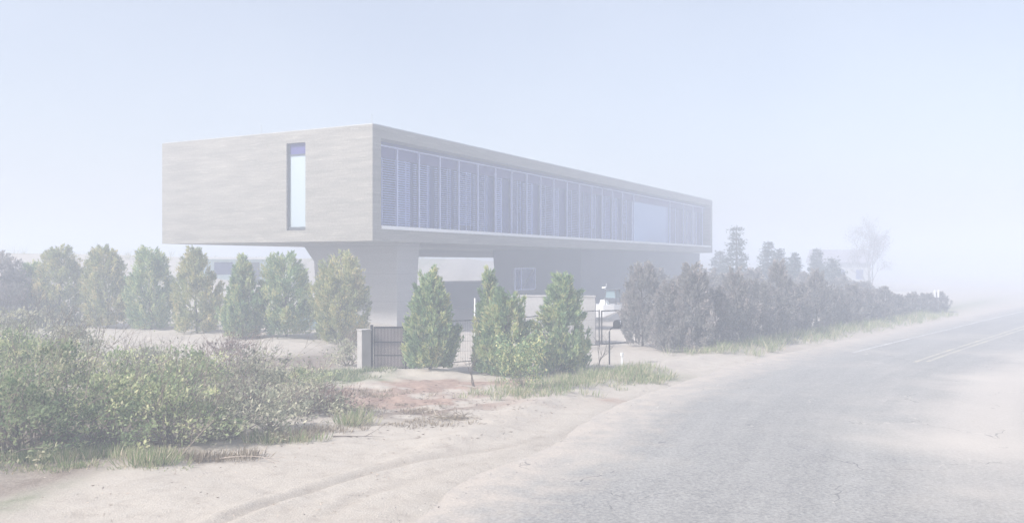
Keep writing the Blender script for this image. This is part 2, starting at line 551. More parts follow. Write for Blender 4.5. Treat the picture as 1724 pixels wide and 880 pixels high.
ca = gme.color_attributes.new("cover", 'FLOAT_COLOR', 'POINT')
ca.data.foreach_set("color", np.stack([red, green, np.clip(litter, 0, 1), np.ones_like(red)], -1).astype(np.float32).ravel())
ta = gme.attributes.new("track", 'FLOAT', 'POINT'); ta.data.foreach_set("value", TR.astype(np.float32).ravel())
ground = bpy.data.objects.new("ground", gme); COL.objects.link(ground)
tag(ground, "pale pinkish sand ground with reddish soil and dunes behind the house", "ground", kind="structure")

# ------------------------------------------------------------------ road
def ribbon(name, offs0, offs1, a0, a1, step, z, mat, jag=0.0, cross=1, seed=1, wear=None):
    arcs = np.arange(a0, a1, step)
    ex = np.interp(arcs, ARC, EDGE[:, 0]); ey = np.interp(arcs, ARC, EDGE[:, 1])
    nxn = np.interp(arcs, ARC, ENRM[:, 0]); nyn = np.interp(arcs, ARC, ENRM[:, 1])
    vs, uv = [], []
    for k in range(cross + 1):
        o = offs0 + (offs1 - offs0) * k / cross
        o = np.full(arcs.shape, o)
        if k == 0 and jag: o = o + jag * (fbm(arcs * 0.45, arcs * 0 + seed, seed, 5) - .5) * 2
        if k == cross and jag: o = o + jag * (fbm(arcs * 0.45, arcs * 0 + seed + 9, seed + 7, 5) - .5) * 2
        vs.append(np.stack([ex + nxn * o, ey + nyn * o, np.full(arcs.shape, z)], 1)); uv.append(np.stack([o, arcs], 1))
    if jag:                                         # far edge dips into the sand
        nr = np.stack([nxn, nyn, np.zeros(arcs.shape)], 1); dn = np.array([0, 0, -.14])
        vs = vs + [vs[-1] + nr * .10 + dn]
        uv = uv + [uv[-1]]; cross += 1
    n = len(arcs)
    V = np.concatenate(vs); UV = np.concatenate(uv)
    I = np.arange(n * (cross + 1)).reshape(cross + 1, n)
    Q = np.stack([I[:-1, :-1], I[1:, :-1], I[1:, 1:], I[:-1, 1:]], -1).reshape(-1, 4)
    me = quick_mesh(name, V, Q, mat)
    ul = me.uv_layers.new(name="across_along")
    ul.data.foreach_set("uv", UV[Q.ravel()].astype(np.float32).ravel())
    o = bpy.data.objects.new(name, me); COL.objects.link(o); return o


rmat, nt, b = new_mat("worn_asphalt")
co = objco(nt)
uvn = N(nt, "ShaderNodeUVMap", uv_map="across_along"); su = N(nt, "ShaderNodeSeparateXYZ"); nt.links.new(uvn.outputs[0], su.inputs[0])
mpu = N(nt, "ShaderNodeMapping"); mpu.inputs["Scale"].default_value = (1.9, 0.10, 1); nt.links.new(uvn.outputs[0], mpu.inputs[0])
streak = noise(nt, 1.0, 5, mpu.outputs[0], 0.6)
big = noise(nt, 0.22, 4, co); mid = noise(nt, 2.2, 5, co); grit = noise(nt, 22.0, 5, co, 0.85); agg = N(nt, "ShaderNodeTexVoronoi")
agg.inputs["Scale"].default_value = 22.0; nt.links.new(co, agg.inputs["Vector"])
c = ramp(nt, streak, [(0.34, (0.165, 0.167, 0.172)), (0.66, (0.315, 0.312, 0.306))])
c = mix(nt, 0.45, c, ramp(nt, mid, [(0.3, (0.185, 0.18, 0.17)), (0.7, (0.31, 0.30, 0.285))]))
c = mix(nt, 0.42, c, ramp(nt, grit, [(0.38, (0.07, 0.07, 0.075)), (0.62, (0.44, 0.44, 0.43))]))
c = mix(nt, 0.10, c, ramp(nt, agg.outputs["Color"], [(0.2, (0.10, 0.10, 0.10)), (0.8, (0.45, 0.44, 0.42))]))
# blown sand in pale patches and thinning from the verge
patch = ramp(nt, big, [(0.52, (0, 0, 0)), (0.68, (1, 1, 1))])
c = mix(nt, math_n(nt, 'MULTIPLY', patch, 0.38), c, (0.44, 0.41, 0.37))
e = math_n(nt, 'ADD', su.outputs[0], math_n(nt, 'MULTIPLY', math_n(nt, 'SUBTRACT', mid, 0.5), 3.2))
ef = N(nt, "ShaderNodeMapRange"); ef.inputs[1].default_value = -0.2; ef.inputs[2].default_value = 1.6
ef.inputs[3].default_value = 1.0; ef.inputs[4].default_value = 0.0; nt.links.new(e, ef.inputs[0])
ef2 = math_n(nt, 'MULTIPLY', ef.outputs[0], math_n(nt, 'ADD', 0.35, grit), True)
c = mix(nt, ef2, c, (0.46, 0.41, 0.36))
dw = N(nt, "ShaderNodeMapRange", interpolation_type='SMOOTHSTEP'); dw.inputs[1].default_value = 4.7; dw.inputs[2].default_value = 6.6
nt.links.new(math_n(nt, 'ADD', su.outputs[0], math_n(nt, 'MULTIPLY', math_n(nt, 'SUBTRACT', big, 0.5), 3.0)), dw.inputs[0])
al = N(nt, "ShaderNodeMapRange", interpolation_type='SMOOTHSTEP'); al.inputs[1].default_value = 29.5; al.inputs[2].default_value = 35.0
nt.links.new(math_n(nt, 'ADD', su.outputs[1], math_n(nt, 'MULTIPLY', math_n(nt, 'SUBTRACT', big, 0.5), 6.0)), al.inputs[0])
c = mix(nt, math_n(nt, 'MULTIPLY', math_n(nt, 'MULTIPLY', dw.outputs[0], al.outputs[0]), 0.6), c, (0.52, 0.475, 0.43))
# cracks: thin lines along warped voronoi borders, some sand filled
wv = N(nt, "ShaderNodeVectorMath", operation='ADD'); nz = N(nt, "ShaderNodeTexNoise"); nz.inputs["Scale"].default_value = 1.5
nt.links.new(co, nz.inputs["Vector"]); nt.links.new(co, wv.inputs[0]); nt.links.new(nz.outputs["Color"], wv.inputs[1])
vor = N(nt, "ShaderNodeTexVoronoi", feature='DISTANCE_TO_EDGE'); vor.inputs["Scale"].default_value = 0.42
nt.links.new(wv.outputs[0], vor.inputs["Vector"])
crack = math_n(nt, 'LESS_THAN', vor.outputs["Distance"], 0.005)
gate_n = math_n(nt, 'GREATER_THAN', noise(nt, 0.5, 3, co), 0.54)
crk = math_n(nt, 'MULTIPLY', crack, gate_n)
c = mix(nt, math_n(nt, 'MULTIPLY', crk, 0.55), c, mix(nt, math_n(nt, 'GREATER_THAN', mid, 0.52), (0.07, 0.07, 0.075), (0.50, 0.47, 0.43)))
nt.links.new(c, b.inputs["Base Color"]); b.inputs["Roughness"].default_value = 0.85
bump(nt, b, math_n(nt, 'ADD', grit, math_n(nt, 'MULTIPLY', agg.outputs["Distance"], 0.6)), 0.5, 0.012)
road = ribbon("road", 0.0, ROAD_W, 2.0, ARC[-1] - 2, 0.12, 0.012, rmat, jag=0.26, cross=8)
tag(road, "worn grey asphalt road curving away into the fog", "road", kind="structure")


def paint_mat(name, col):
    m, nt, b = new_mat(name)
    co = objco(nt); w = noise(nt, 9.0, 5, co, 0.7); w2 = noise(nt, 0.8, 3, co)
    f = math_n(nt, 'ADD', w, math_n(nt, 'MULTIPLY', w2, 0.6))
    nt.links.new(ramp(nt, f, [(0.70, (0.29, 0.285, 0.28)), (1.0, tuple(.6 * x + .12 for x in col))]), b.inputs["Base Color"])
    b.inputs["Roughness"].default_value = 0.7
    return m


def arc_at(p):
    d = (EDGE[:, 0] - p[0]) ** 2 + (EDGE[:, 1] - p[1]) ** 2
    return ARC[int(np.argmin(d))]


pw = paint_mat("worn_white_paint", (0.72, 0.72, 0.70)); py_ = paint_mat("worn_yellow_paint", (0.62, 0.56, 0.36))
m1 = ribbon("road_edge_line", 1.55, 1.69, arc_at((11.0, 28.3)), 95, 0.5, 0.017, pw)
tag(m1, "worn white edge line on the asphalt road", "road marking", kind="structure")
m2 = ribbon("road_centre_line", 3.80, 3.92, arc_at((10.6, 26.3)), 105, 0.5, 0.017, py_)
m3 = ribbon("road_centre_line", 4.06, 4.18, arc_at((10.9, 26.6)), 105, 0.5, 0.017, py_)
tag(m2, "left stripe of the worn double yellow line on the road", "road marking", kind="structure")
tag(m3, "right stripe of the worn double yellow line on the road", "road marking", kind="structure")

# ------------------------------------------------------------------ haze
hz = MB().box(-400, 400, -90, 420, -2.0, 9.4)
hm = bpy.data.materials.new("haze"); hm.use_nodes = True
nt = hm.node_tree; nt.nodes.clear()
out = N(nt, "ShaderNodeOutputMaterial"); pv = N(nt, "ShaderNodeVolumePrincipled")
pv.inputs["Color"].default_value = (0.705, 0.762, 0.868, 1)
pv.inputs["Density"].default_value = HAZE_DENSITY
pv.inputs["Anisotropy"].default_value = 0.0
nt.links.new(pv.outputs[0], out.inputs["Volume"])
haze = hz.build("haze", hm)
tag(haze, "pale sea fog thickening into the distance", "haze", kind="stuff")

# ------------------------------------------------------------------ house
Z0, Z1, Z2, Z3 = 3.76, 4.24, 7.86, 8.34      # slab under, floor, ceiling, roof
house = empty("house", (HC[0], HC[1], 0), math.atan2(HA[1], HA[0]))
tag(house, "long concrete box house raised on tapered concrete piers, with a strip of windows", "house")
WB0, WB1 = 3.44, 4.47                          # narrow window in the end wall
WZ0, WZ1 = 4.26, 7.86
T = 0.55
sh = MB()
sh.box(0, HLEN, 0, HWID, Z2, Z3)               # roof slab
sh.box(0, HLEN, 0, HWID, Z0, Z1)               # floor slab
sh.box(0, T, 0, WB0, Z1, Z2)                   # end wall beside the window
sh.box(0, T, WB1, HWID, Z1, Z2)
sh.box(HLEN - T, HLEN, 0, HWID, Z1, Z2)
sh.box(T, HLEN - T, HWID - 0.4, HWID, Z1, Z2)
shell = sh.build("concrete_shell", M['concrete'], house)
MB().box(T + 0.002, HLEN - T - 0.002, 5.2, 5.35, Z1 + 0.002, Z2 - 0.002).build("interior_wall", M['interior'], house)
MB().box(0.03, HLEN - 0.03, 0.03, HWID - 0.03, Z3 + 0.003, Z3 + 0.045).build("roof_flashing", M['galv'], house)

# end window
w = empty("window", (0, 0, 0)); w.parent = house
fr = MB()
fw = 0.07
fr.box(0.10, 0.24, WB0, WB0 + fw, WZ0, WZ1 - .002).box(0.10, 0.24, WB1 - fw, WB1, WZ0, WZ1 - .002)
fr.box(0.10, 0.24, WB0 + fw, WB1 - fw, WZ0, WZ0 + .12).box(0.10, 0.24, WB0 + fw, WB1 - fw, 7.36, 7.40)
fr.build("frame", M['dark_frame'], w)
MB().box(0.15, 0.17, WB0 + fw, WB1 - fw, 7.40, WZ1 - .002).build("transom_panel", M['header'], w)
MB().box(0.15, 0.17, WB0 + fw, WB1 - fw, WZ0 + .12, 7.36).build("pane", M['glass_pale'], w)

# piers
def to_local(x, y):
    d = np.array([x, y]) - HC; return float(d @ HA), float(d @ HB)


pr = MB()
pa, pb = 3.0, 1.0
zt = Z0 - 0.002
B_ = [(pa, pb, -.3), (pa + 1.35, pb, -.3), (pa + 1.35, pb + 4.35, -.3), (pa, pb + 4.35, -.3)]
M_ = [(pa, pb, 2.95), (pa + 1.60, pb, 2.95), (pa + 1.6, pb + 4.6, 2.95), (pa, pb + 4.6, 2.95)]
T_ = [(pa, pb, zt), (pa + 1.72, pb, zt), (pa + 1.72, pb + 5.3, zt), (pa, pb + 5.3, zt)]
for lo, hi in ((B_, M_), (M_, T_)): pr.prism(lo, hi)
pr.build("pier", M['pier'], house)
ca0 = facade_a(830, 8.5); ca1 = facade_a(1176, 2.0)
cr = MB().prism([(ca0 + .5, 2, -.3), (ca1, 2, -.3), (ca1, 8.5, -.3), (ca0 + .5, 8.5, -.3)],
                [(ca0, 2, zt), (ca1 + .4, 2, zt), (ca1 + .4, 8.5, zt), (ca0, 8.5, zt)])
core = cr.build("lower_storey", M['dark_cladding'], house)
MB().box(facade_a(600, 11.6), ca1, 11.3, 11.9, 3.28, zt).build("rear_beam", M['pier'], house)
# lower storey window with a stair rail seen behind it
lw = empty("window", (0, 0, 0)); lw.parent = house
wa0, wa1 = facade_a(866, 1.96), facade_a(900, 1.96)
f2 = MB()
for aa in (wa0, (wa0 * .7 + wa1 * .3), wa1): f2.box(aa, aa + .06, 1.90, 1.985, 1.4, 2.6)
f2.box(wa0, wa1, 1.91, 1.98, 1.34, 1.4).box(wa0, wa1, 1.91, 1.98, 2.55, 2.6)
f2.build("frame", M['mullion'], lw)
MB().box(wa0 + .06, wa1, 1.955, 1.975, 1.4, 2.55).build("pane", M['glass'], lw)
MB().bar((wa0 + .9, 1.93, 1.42), (wa1 - .15, 1.93, 2.52), .05).build("stair_rail", M['dark_frame'], lw)

# long facade: sill strip, header, window bays
RB = 0.55                                      # set back of the glazing line
MB().box(T + .002, HLEN - T - .002, -0.05, 0.44, Z1 + 0.003, Z1 + 0.14).build("sill_strip", M['white_metal'], house)
MB().box(T + .002, HLEN - T - .002, RB - .06, RB + .02, Z2 - 0.20, Z2 - 0.15).build("head_rail", M['mullion'], house)
MB().box(T + .002, HLEN - T - .002, RB + .03, RB + .2, Z2 - 0.64, Z2 - .003).build("header_panel", M['header'], house)
muls = [T + .02]
for u in (667, 704, 739, 771, 803, 833, 860, 885.5, 909, 931, 953.6, 974.5, 995, 1013, 1030, 1047):
    muls.append(facade_a(u, RB))
uw0, uw1 = facade_a(1066, RB), facade_a(1127, RB)
muls += [uw0, uw1, facade_a(1150, RB), facade_a(1166, RB), facade_a(1182, RB), HLEN - T - .02]
zb, ztop = Z1 + .004, Z2 - 0.64
cover = [1.0, .62, .52, .62, .68, .58, .40, .66, .48, .95, .35, .95, .9, .30, .8, .5, .4, 0, 0, 0, 0, 0]
for k in range(len(muls) - 1):
    a0, a1 = muls[k], muls[k + 1]
    bay = a1 - a0
    win = empty("window", (a0, RB, 0)); win.parent = house
    f = MB()
    f.box(0.0, 0.055, -.06, .02, Z1 + .133, Z2 - .21)
    f.box(0.06, bay, 0.06, .16, Z1 + .004, Z1 + .08)
    if a0 != uw0: f.box(bay * .5 - .025, bay * .5 + .025, .07, .15, Z1 + .082, ztop - .003)
    f.build("frame", M['mullion'], win)
    big = (a0 == uw0)
    g = MB().box(0.0 if big else 0.06, bay - .004, 0.10, 0.12, Z1 + .085, ztop - .004)
    g.build("pane", M['glass_mirror'] if big else M['glass'], win)
    if cover[k] > 0:
        wd = bay * cover[k]
        bl = MB()
        z = ztop - .06
        tilt = random.uniform(.012, .034)
        stop_z = Z1 + (.16 if random.random() < .75 else random.uniform(.3, 1.3))
        while z > stop_z:
            bl.add([(0.07, -.035, z - tilt), (wd, -.035, z - tilt), (wd, .035, z + tilt), (.07, .035, z + tilt),
                    (0.07, -.035, z - tilt - .006), (wd, -.035, z - tilt - .006), (wd, .035, z + tilt - .006), (.07, .035, z + tilt - .006)],
                   [(0, 1, 2, 3), (7, 6, 5, 4), (0, 4, 5, 1), (1, 5, 6, 2), (2, 6, 7, 3), (3, 7, 4, 0)])
            z -= .098
        bl.bar((.12, 0, Z1 + .15), (.12, 0, ztop), .012).bar((wd - .06, 0, Z1 + .15), (wd - .06, 0, ztop), .012)
        if k in (1, 2, 3, 4, 7):                       # a second, narrower strip of the same blind
            z = ztop - .10
            x0, x1 = bay * .78, bay * .92
            while z > Z1 + .2:
                bl.box(x0, x1, -.02, .02, z - .012, z + .012); z -= .098
        bl.build("blind", M['slat'], win)
    if k % 2 == 0 or a0 > uw1 - .1 or k > 11:
        if not big:
            cu = MB()
            x0, x1 = bay * (.55 if k < 12 else .25), bay * .98
            n = 14
            pts = [(x0 + (x1 - x0) * i / n, .45 + (.05 if i % 2 else -.05)) for i in range(n + 1)]
            for (p, q) in zip(pts[:-1], pts[1:]):
                cu.add([(*p, Z1 + .02), (*q, Z1 + .02), (*q, ztop), (*p, ztop)], [(0, 1, 2, 3)])
            cu.build("curtain", M['curtain'], win)
for (aa, bb, hh) in ((0.12, 0.12, .42), (0.12, 6.0, .42), (20.0, .15, .35), (47.5, .2, .4)):
    MB().tube([(aa, bb, Z3 + .04), (aa, bb, Z3 + hh)], .012, 5).build("lightning_rod", M['galv'], house)


# ------------------------------------------------------------------ vegetation generators
def leaves(P, axis_, length, width, seed, mat, name, flat=None, clump=None, mixk=.55):
    """rhombic leaves: points P, axis direction, sizes -> mesh"""
    r = np.random.default_rng(seed)
    n = len(P)
    a = axis_ / np.maximum(np.linalg.norm(axis_, axis=1), 1e-6)[:, None]
    rnd = r.normal(size=(n, 3)) if flat is None else flat + r.normal(size=(n, 3)) * .45
    s = np.cross(a, rnd); s /= np.maximum(np.linalg.norm(s, axis=1), 1e-6)[:, None]
    L = np.broadcast_to(length, (n,)) * r.uniform(.65, 1.3, n); W = np.broadcast_to(width, (n,)) * r.uniform(.65, 1.3, n)
    nrm = np.cross(s, a)
    p0 = P; p2 = P + a * L[:, None]
    mid_ = P + a * (L * .45)[:, None]
    p1 = mid_ + s * (W / 2)[:, None] + nrm * (W * .12)[:, None]
    p3 = mid_ - s * (W / 2)[:, None] + nrm * (W * .12)[:, None]
    V = np.stack([p0, p1, p2, p3], 1).reshape(-1, 3)
    Q = np.arange(n * 4).reshape(n, 4)
    me = quick_mesh(name, V, Q, mat, smooth=False)
    own = r.random(n)
    tone = own if clump is None else (1 - mixk) * own + mixk * r.random(int(clump.max()) + 1)[clump]
    ta_ = me.attributes.new("tone", 'FLOAT', 'FACE'); ta_.data.foreach_set("value", tone.astype(np.float32))
    return me


def unit(v): return v / np.maximum(np.linalg.norm(v, axis=-1, keepdims=True), 1e-6)


def obj_of(name, me, parent=None, loc=(0, 0, 0)):
    o = bpy.data.objects.new(name, me); COL.objects.link(o); o.parent = parent; o.location = loc; return o


def juniper_data(seed, mat, nclump=170, per=46, belly=.36, tip=.8, ragged=.22):
    """unit juniper, 1 m tall and 1 m wide: upswept feathery sprays set round a stem"""
    r = np.random.default_rng(seed)
    t = r.beta(1.1, 1.35, nclump) * .90 + .05
    th = r.uniform(0, 2 * np.pi, nclump)
    base = np.where(t < belly, .66 + .34 * np.sin(np.clip(t / belly, 0, 1) * np.pi / 2),
                    np.maximum(1 - ((t - belly) / (1 - belly)), 0) ** tip)
    lob = 1 + ragged * (np.sin(th * 3 + t * 7 + seed) * .45 + np.sin(th * 5 - t * 11 + seed * 2) * .35 + r.normal(0, .45, nclump))
    rad = .47 * base * lob * np.where(r.random(nclump) < .74, r.uniform(.72, 1.0, nclump), r.uniform(.25, .75, nclump))
    c = np.stack([rad * np.cos(th), rad * np.sin(th), t], 1)
    outd = np.stack([np.cos(th), np.sin(th), np.zeros(nclump)], 1)
    ax = unit(outd * r.uniform(.25, .75, (nclump, 1)) + np.array([0, 0, 1.0]) + r.normal(0, .16, (nclump, 3)))
    sz = r.uniform(.65, 1.5, nclump)
    k = np.maximum(6, (per * 1.45 * sz * r.uniform(.7, 1.3, nclump))).astype(int)
    idx = np.repeat(np.arange(nclump), k)
    n = len(idx)
    al = r.uniform(-1, 1, n)                          # along the spray: wide below, pointed at its tip
    wdt = (1 - .8 * (al * .5 + .5)) * .048 * sz[idx]
    sd_ = r.normal(0, 1, (n, 3)) * wdt[:, None]; sd_[:, 2] *= .35
    P = c[idx] + ax[idx] * (al * .075 * sz[idx])[:, None] * np.array([1, 1, .8]) + sd_
    P[:, 2] = np.clip(P[:, 2], .03, 1.03)
    A = unit(ax[idx] + r.normal(0, .36, (n, 3)) + outd[idx] * .15)
    return P, A, idx


def juniper(seed, mat, h, w_, name="foliage", **kw):
    P, A, idx = juniper_data(seed, mat, **kw)
    P = P * np.array([w_, w_, h])
    return leaves(P, A, .125, .042, seed + 1, mat, name, clump=idx)


def stem_mb(h, w_, seed, nb=9, r0=.05):
    r = random.Random(seed); m = MB()
    m.tube([(0, 0, -.15), (r.uniform(-.03, .03), r.uniform(-.03, .03), h * .3), (r.uniform(-.05, .05), 0, h * .62), (0, 0, h * .93)],
           [r0, r0 * .8, r0 * .5, r0 * .12], 7)
    for i in range(nb):
        z = h * r.uniform(.03, .6); t = r.uniform(0, 6.28); l = w_ * r.uniform(.25, .45)
        m.tube([(0, 0, z), (l * .5 * math.cos(t), l * .5 * math.sin(t), z + h * .07), (l * math.cos(t), l * math.sin(t), z + h * .17)],
               [r0 * .35, r0 * .25, r0 * .08], 4)
    return m


def tree_thing(name, loc, rz, fol_me, stem_me, label, cat, group=None, scale=(1, 1, 1)):
    root = empty(name, loc, rz); root.scale = scale
    tag(root, label, cat, group)
    obj_of("foliage", fol_me, root); obj_of("trunk", stem_me, root)
    return root


def stem_me(h, w_, seed, mat, **kw):
    m = stem_mb(h, w_, seed, **kw)
    me = bpy.data.meshes.new("trunk"); me.from_pydata(m.v, [], m.f); me.materials.append(mat)
    me.polygons.foreach_set("use_smooth", [True] * len(me.polygons)); return me


# ---- left hedge of clipped junipers, behind the roadside shrubs
HEDGE_G = "junipers in the row in front of the house"
# u, ground row, top row, width px, kind
left = [(52, 549, 440, 52, 'juniper', "small juniper at the left end of the row, half lost in fog"),
        (102, 549, 414, 78, 'juniper_dry', "pale broad juniper, second from the left in the hazy row"),
        (181, 551, 411, 72, 'juniper_dry', "yellowish juniper with a ragged brown top, third from the left of the row"),
        (255, 553, 413, 76, 'juniper', "juniper just left of the house corner, with a leafy green right side"),
        (332, 560, 418, 78, 'juniper_dry', "loose juniper with thin see-through top under the left end of the concrete box"),
        (406, 567, 430, 62, 'juniper', "narrow pointed juniper standing below the left part of the end wall"),
        (482, 566, 421, 92, 'juniper', "broad rounded juniper below the tall end window"),
        (575, 569, 418, 90, 'juniper_dry', "dense egg-shaped juniper in front of the concrete pier, beside the gate")]
for i, (u, vb, vt, wp, mk, lab) in enumerate(left):
    zg = .3
    p = gp(u, vb, zg); Yd = p.y
    zg = H(p.x, p.y)
    h = CAMH - (vt - HZ) / F * Yd - zg
    wd = wp / F * Yd * 1.12
    kw = dict(nclump=290, per=40, tip=.58, belly=.45, ragged=.13)
    if i == 5: kw.update(tip=.85, belly=.25)
    if i == 7: kw.update(tip=.55, belly=.45, nclump=270, ragged=.14)
    if i == 6: kw.update(tip=.6, belly=.4, nclump=250, ragged=.16)
    if i == 4: kw.update(nclump=220, ragged=.22, tip=.8)
    fm = juniper(100 + i, M[mk], h, wd, **kw)
    tree_thing("juniper", (p.x, p.y, zg - .02), 0, fm, stem_me(h, wd, i, M['bark']), lab, "juniper", HEDGE_G).rotation_euler = (R(random.uniform(-3, 3)), R(random.uniform(-4, 4)), 0)

# ---- junipers in front of the fence
front = [(724, 628, 448, 88, 'juniper', dict(tip=.78, belly=.36, nclump=215, ragged=.2), "pointed bright green juniper beside the brown gate"),
         (824, 628, 452, 60, 'juniper', dict(tip=1.0, belly=.3, nclump=120), "slender tall juniper with a reddish tip left of the low wall"),
         (852, 632, 486, 92, 'juniper', dict(tip=.7, belly=.42, nclump=165, ragged=.22), "low bushy juniper in front of the slender one"),
         (946, 626, 460, 92, 'juniper', dict(tip=.8, belly=.34, nclump=205, ragged=.22), "large juniper in front of the right end of the low wall")]
for i, (u, vb, vt, wp, mk, kw, lab) in enumerate(front):
    p = gp(u, vb); Yd = p.y; zg = H(p.x, p.y)
    h = CAMH - (vt - HZ) / F * Yd - zg; wd = wp / F * Yd * 1.08
    fm = juniper(200 + i, M[mk], h, wd, **kw)
    tree_thing("juniper", (p.x, p.y, zg - .02), 0, fm, stem_me(h, wd, 20 + i, M['bark']), lab, "juniper", "junipers along the wire fence")

# ---- right hedge along the road, fading into the fog
RG = "dull junipers in the hedge along the road"
HW, HH = 1.7, 2.75
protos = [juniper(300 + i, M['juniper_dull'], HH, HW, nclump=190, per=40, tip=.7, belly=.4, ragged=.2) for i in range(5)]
pst = [stem_me(HH, HW, 40 + i, M['bark']) for i in range(5)]
hedge_px = [(1082, 583, 452, 74), (1124, 591, 470, 66), (1165, 592, 452, 74), (1205, 588, 470, 70), (1240, 583, 455, 66),
            (1275, 576, 462, 62), (1310, 570, 455, 60), (1343, 564, 468, 56), (1375, 558, 462, 54), (1405, 553, 474, 50),
            (1434, 548, 478, 48), (1461, 544, 484, 46), (1487, 540, 486, 42), (1512, 536, 492, 40), (1536, 532, 494, 36), (1560, 528, 488, 36), (1582, 525, 492, 32)]
names = ["nearest juniper of the hedge by the driveway, brownish on its left side",
         "second juniper of the road hedge, its foot on the driveway sand", "third juniper of the road hedge, tall with a blunt top",
         "fourth juniper of the road hedge, lower and broad", "fifth juniper of the road hedge, below the tall conifer",
         "sixth juniper of the road hedge, left of the twin conifers", "seventh juniper of the road hedge, below the twin conifers",
         "eighth juniper of the road hedge, in front of the small pointed conifer", "ninth juniper of the road hedge, fading in fog",
         "tenth juniper of the road hedge, left of the pale bare tree", "eleventh juniper of the road hedge, under the bare tree's left side",
         "twelfth juniper of the road hedge, right under the bare tree", "thirteenth juniper of the road hedge, faint in the fog",
         "fourteenth juniper of the road hedge, very faint", "fifteenth juniper of the road hedge, behind the small pale sign",
         "sixteenth juniper of the road hedge, behind the pair of white slats", "farthest faint juniper at the right end of the road hedge"]
for i, ((u, vb, vt, wp), lab) in enumerate(zip(hedge_px, names)):
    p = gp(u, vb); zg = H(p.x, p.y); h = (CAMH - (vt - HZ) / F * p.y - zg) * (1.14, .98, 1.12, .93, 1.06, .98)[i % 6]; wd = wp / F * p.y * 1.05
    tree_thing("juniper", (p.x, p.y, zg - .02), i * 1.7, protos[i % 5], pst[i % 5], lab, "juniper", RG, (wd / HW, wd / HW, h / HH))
# second row behind, filling the hedge
back = [(1105, 40, 446), (1150, 41, 462), (1190, 42, 450), (1228, 43, 456), (1268, 45, 452), (1318, 47, 458), (1362, 49, 456), (1415, 52, 462), (1450, 55, 470)]
bn = ["shadowy juniper behind the first tree of the road hedge", "shadowy juniper behind the second and third hedge trees",
      "juniper under the far lower corner of the house, behind the hedge", "juniper at the foot of the tall conifer, behind the hedge",
      "juniper between the tall conifer and the twin conifers", "juniper below the right one of the twin conifers",
      "juniper between the small pointed conifer and the thin one", "juniper at the foot of the broad hazy conifer",
      "last juniper of the back row, left of the bare tree trunk"]
for i, ((u, Yd, vt), lab) in enumerate(zip(back, bn)):
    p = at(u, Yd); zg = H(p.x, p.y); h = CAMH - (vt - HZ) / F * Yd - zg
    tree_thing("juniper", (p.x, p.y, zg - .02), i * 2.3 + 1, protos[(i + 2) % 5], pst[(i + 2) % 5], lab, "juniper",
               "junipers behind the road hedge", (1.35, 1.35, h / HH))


# ---- conifers beyond the hedge
def conifer(seed, h, w_, tiers=15):
    r = np.random.default_rng(seed); PP, AA = [], []
    m = MB(); m.tube([(0, 0, -.2), (0, 0, h * .5), (0, 0, h)], [h * .022, h * .014, .01], 7)
    for k in range(tiers):
        t = .08 + .92 * k / tiers
        z = h * t
        rad = w_ / 2 * (1 - t) ** .75 * r.uniform(.75, 1.15) + .08
        nb = int(5 + 6 * (1 - t))
        for j in range(nb):
            th = 2 * np.pi * (j + r.random()) / nb; l = rad * r.uniform(.7, 1.2)
            d = np.array([np.cos(th), np.sin(th), r.uniform(-.15, .25)])
            m.tube([(0, 0, z), tuple(np.array([0, 0, z]) + d * l * .9)], [.018, .005], 3)
            n = int(60 * (l / (w_ / 2) + .25))
            s = r.random(n) ** .7
            P = np.array([0, 0, z]) + d * (s * l)[:, None] + r.normal(0, 1, (n, 3)) * np.array([.10, .10, .06]) * (w_ / 2.2)
            A = unit(d + r.normal(0, .55, (n, 3)) + np.array([0, 0, .15]))
            PP.append(P); AA.append(A)
    return leaves(np.concatenate(PP), np.concatenate(AA), .19, .06, seed, M['conifer'], "foliage"), m


cons = [(1240, 58, 378, 60, "tall ragged conifer beside the far end of the house"),
        (1293, 60, 404, 48, "left one of the twin conifers above the road hedge"),
        (1312, 59, 417, 54, "right, lower one of the twin conifers above the road hedge"),
        (1338, 58, 424, 36, "small pointed conifer right of the twin conifers"),
        (1375, 66, 416, 34, "thin faint conifer between the pointed and the broad one"),
        (1402, 60, 434, 62, "broad hazy conifer left of the pale bare tree"),
        (1212, 66, 420, 46, "faint conifer directly behind the far end wall of the house")]
for i, (u, Yd, vt, wp, lab) in enumerate(cons):
    p = at(u, Yd); zg = H(p.x, p.y); h = CAMH - (vt - HZ) / F * Yd - zg
    fm, m = conifer(400 + i, h, wp / F * Yd * 1.15)
    root = empty("conifer_tree", (p.x, p.y, zg)); tag(root, lab, "conifer", "conifers beyond the road hedge")
    obj_of("foliage", fm, root); m.build("trunk", M['bark'], root)


# ---- bare branching plants
def branch(m, p, d, l, r0, depth, rr, tips=None, spread=.55, up=.12, n=4):
    p = Vector(p); d = Vector(d).normalized(); pts = [p]; rad = [r0]
    for k in range(3):
        d = (d + Vector((rr.gauss(0, .14), rr.gauss(0, .14), rr.gauss(up, .08)))).normalized()
        pts.append(pts[-1] + d * l / 3); rad.append(r0 * (1 - .22 * (k + 1)))
    m.tube(pts, rad, n)
    if tips is not None and depth <= 1: tips += [(pts[i], d) for i in (1, 2, 3)]
    if depth > 0:
        for j in range(rr.choice((2, 3, 3))):
            q = pts[rr.choice((1, 2, 3, 3))]
            nd = d + Vector((rr.gauss(0, spread), rr.gauss(0, spread), rr.gauss(0, spread * .6)))
            branch(m, q, nd, l * rr.uniform(.55, .8), r0 * .52, depth - 1, rr, tips, spread, up, 3)


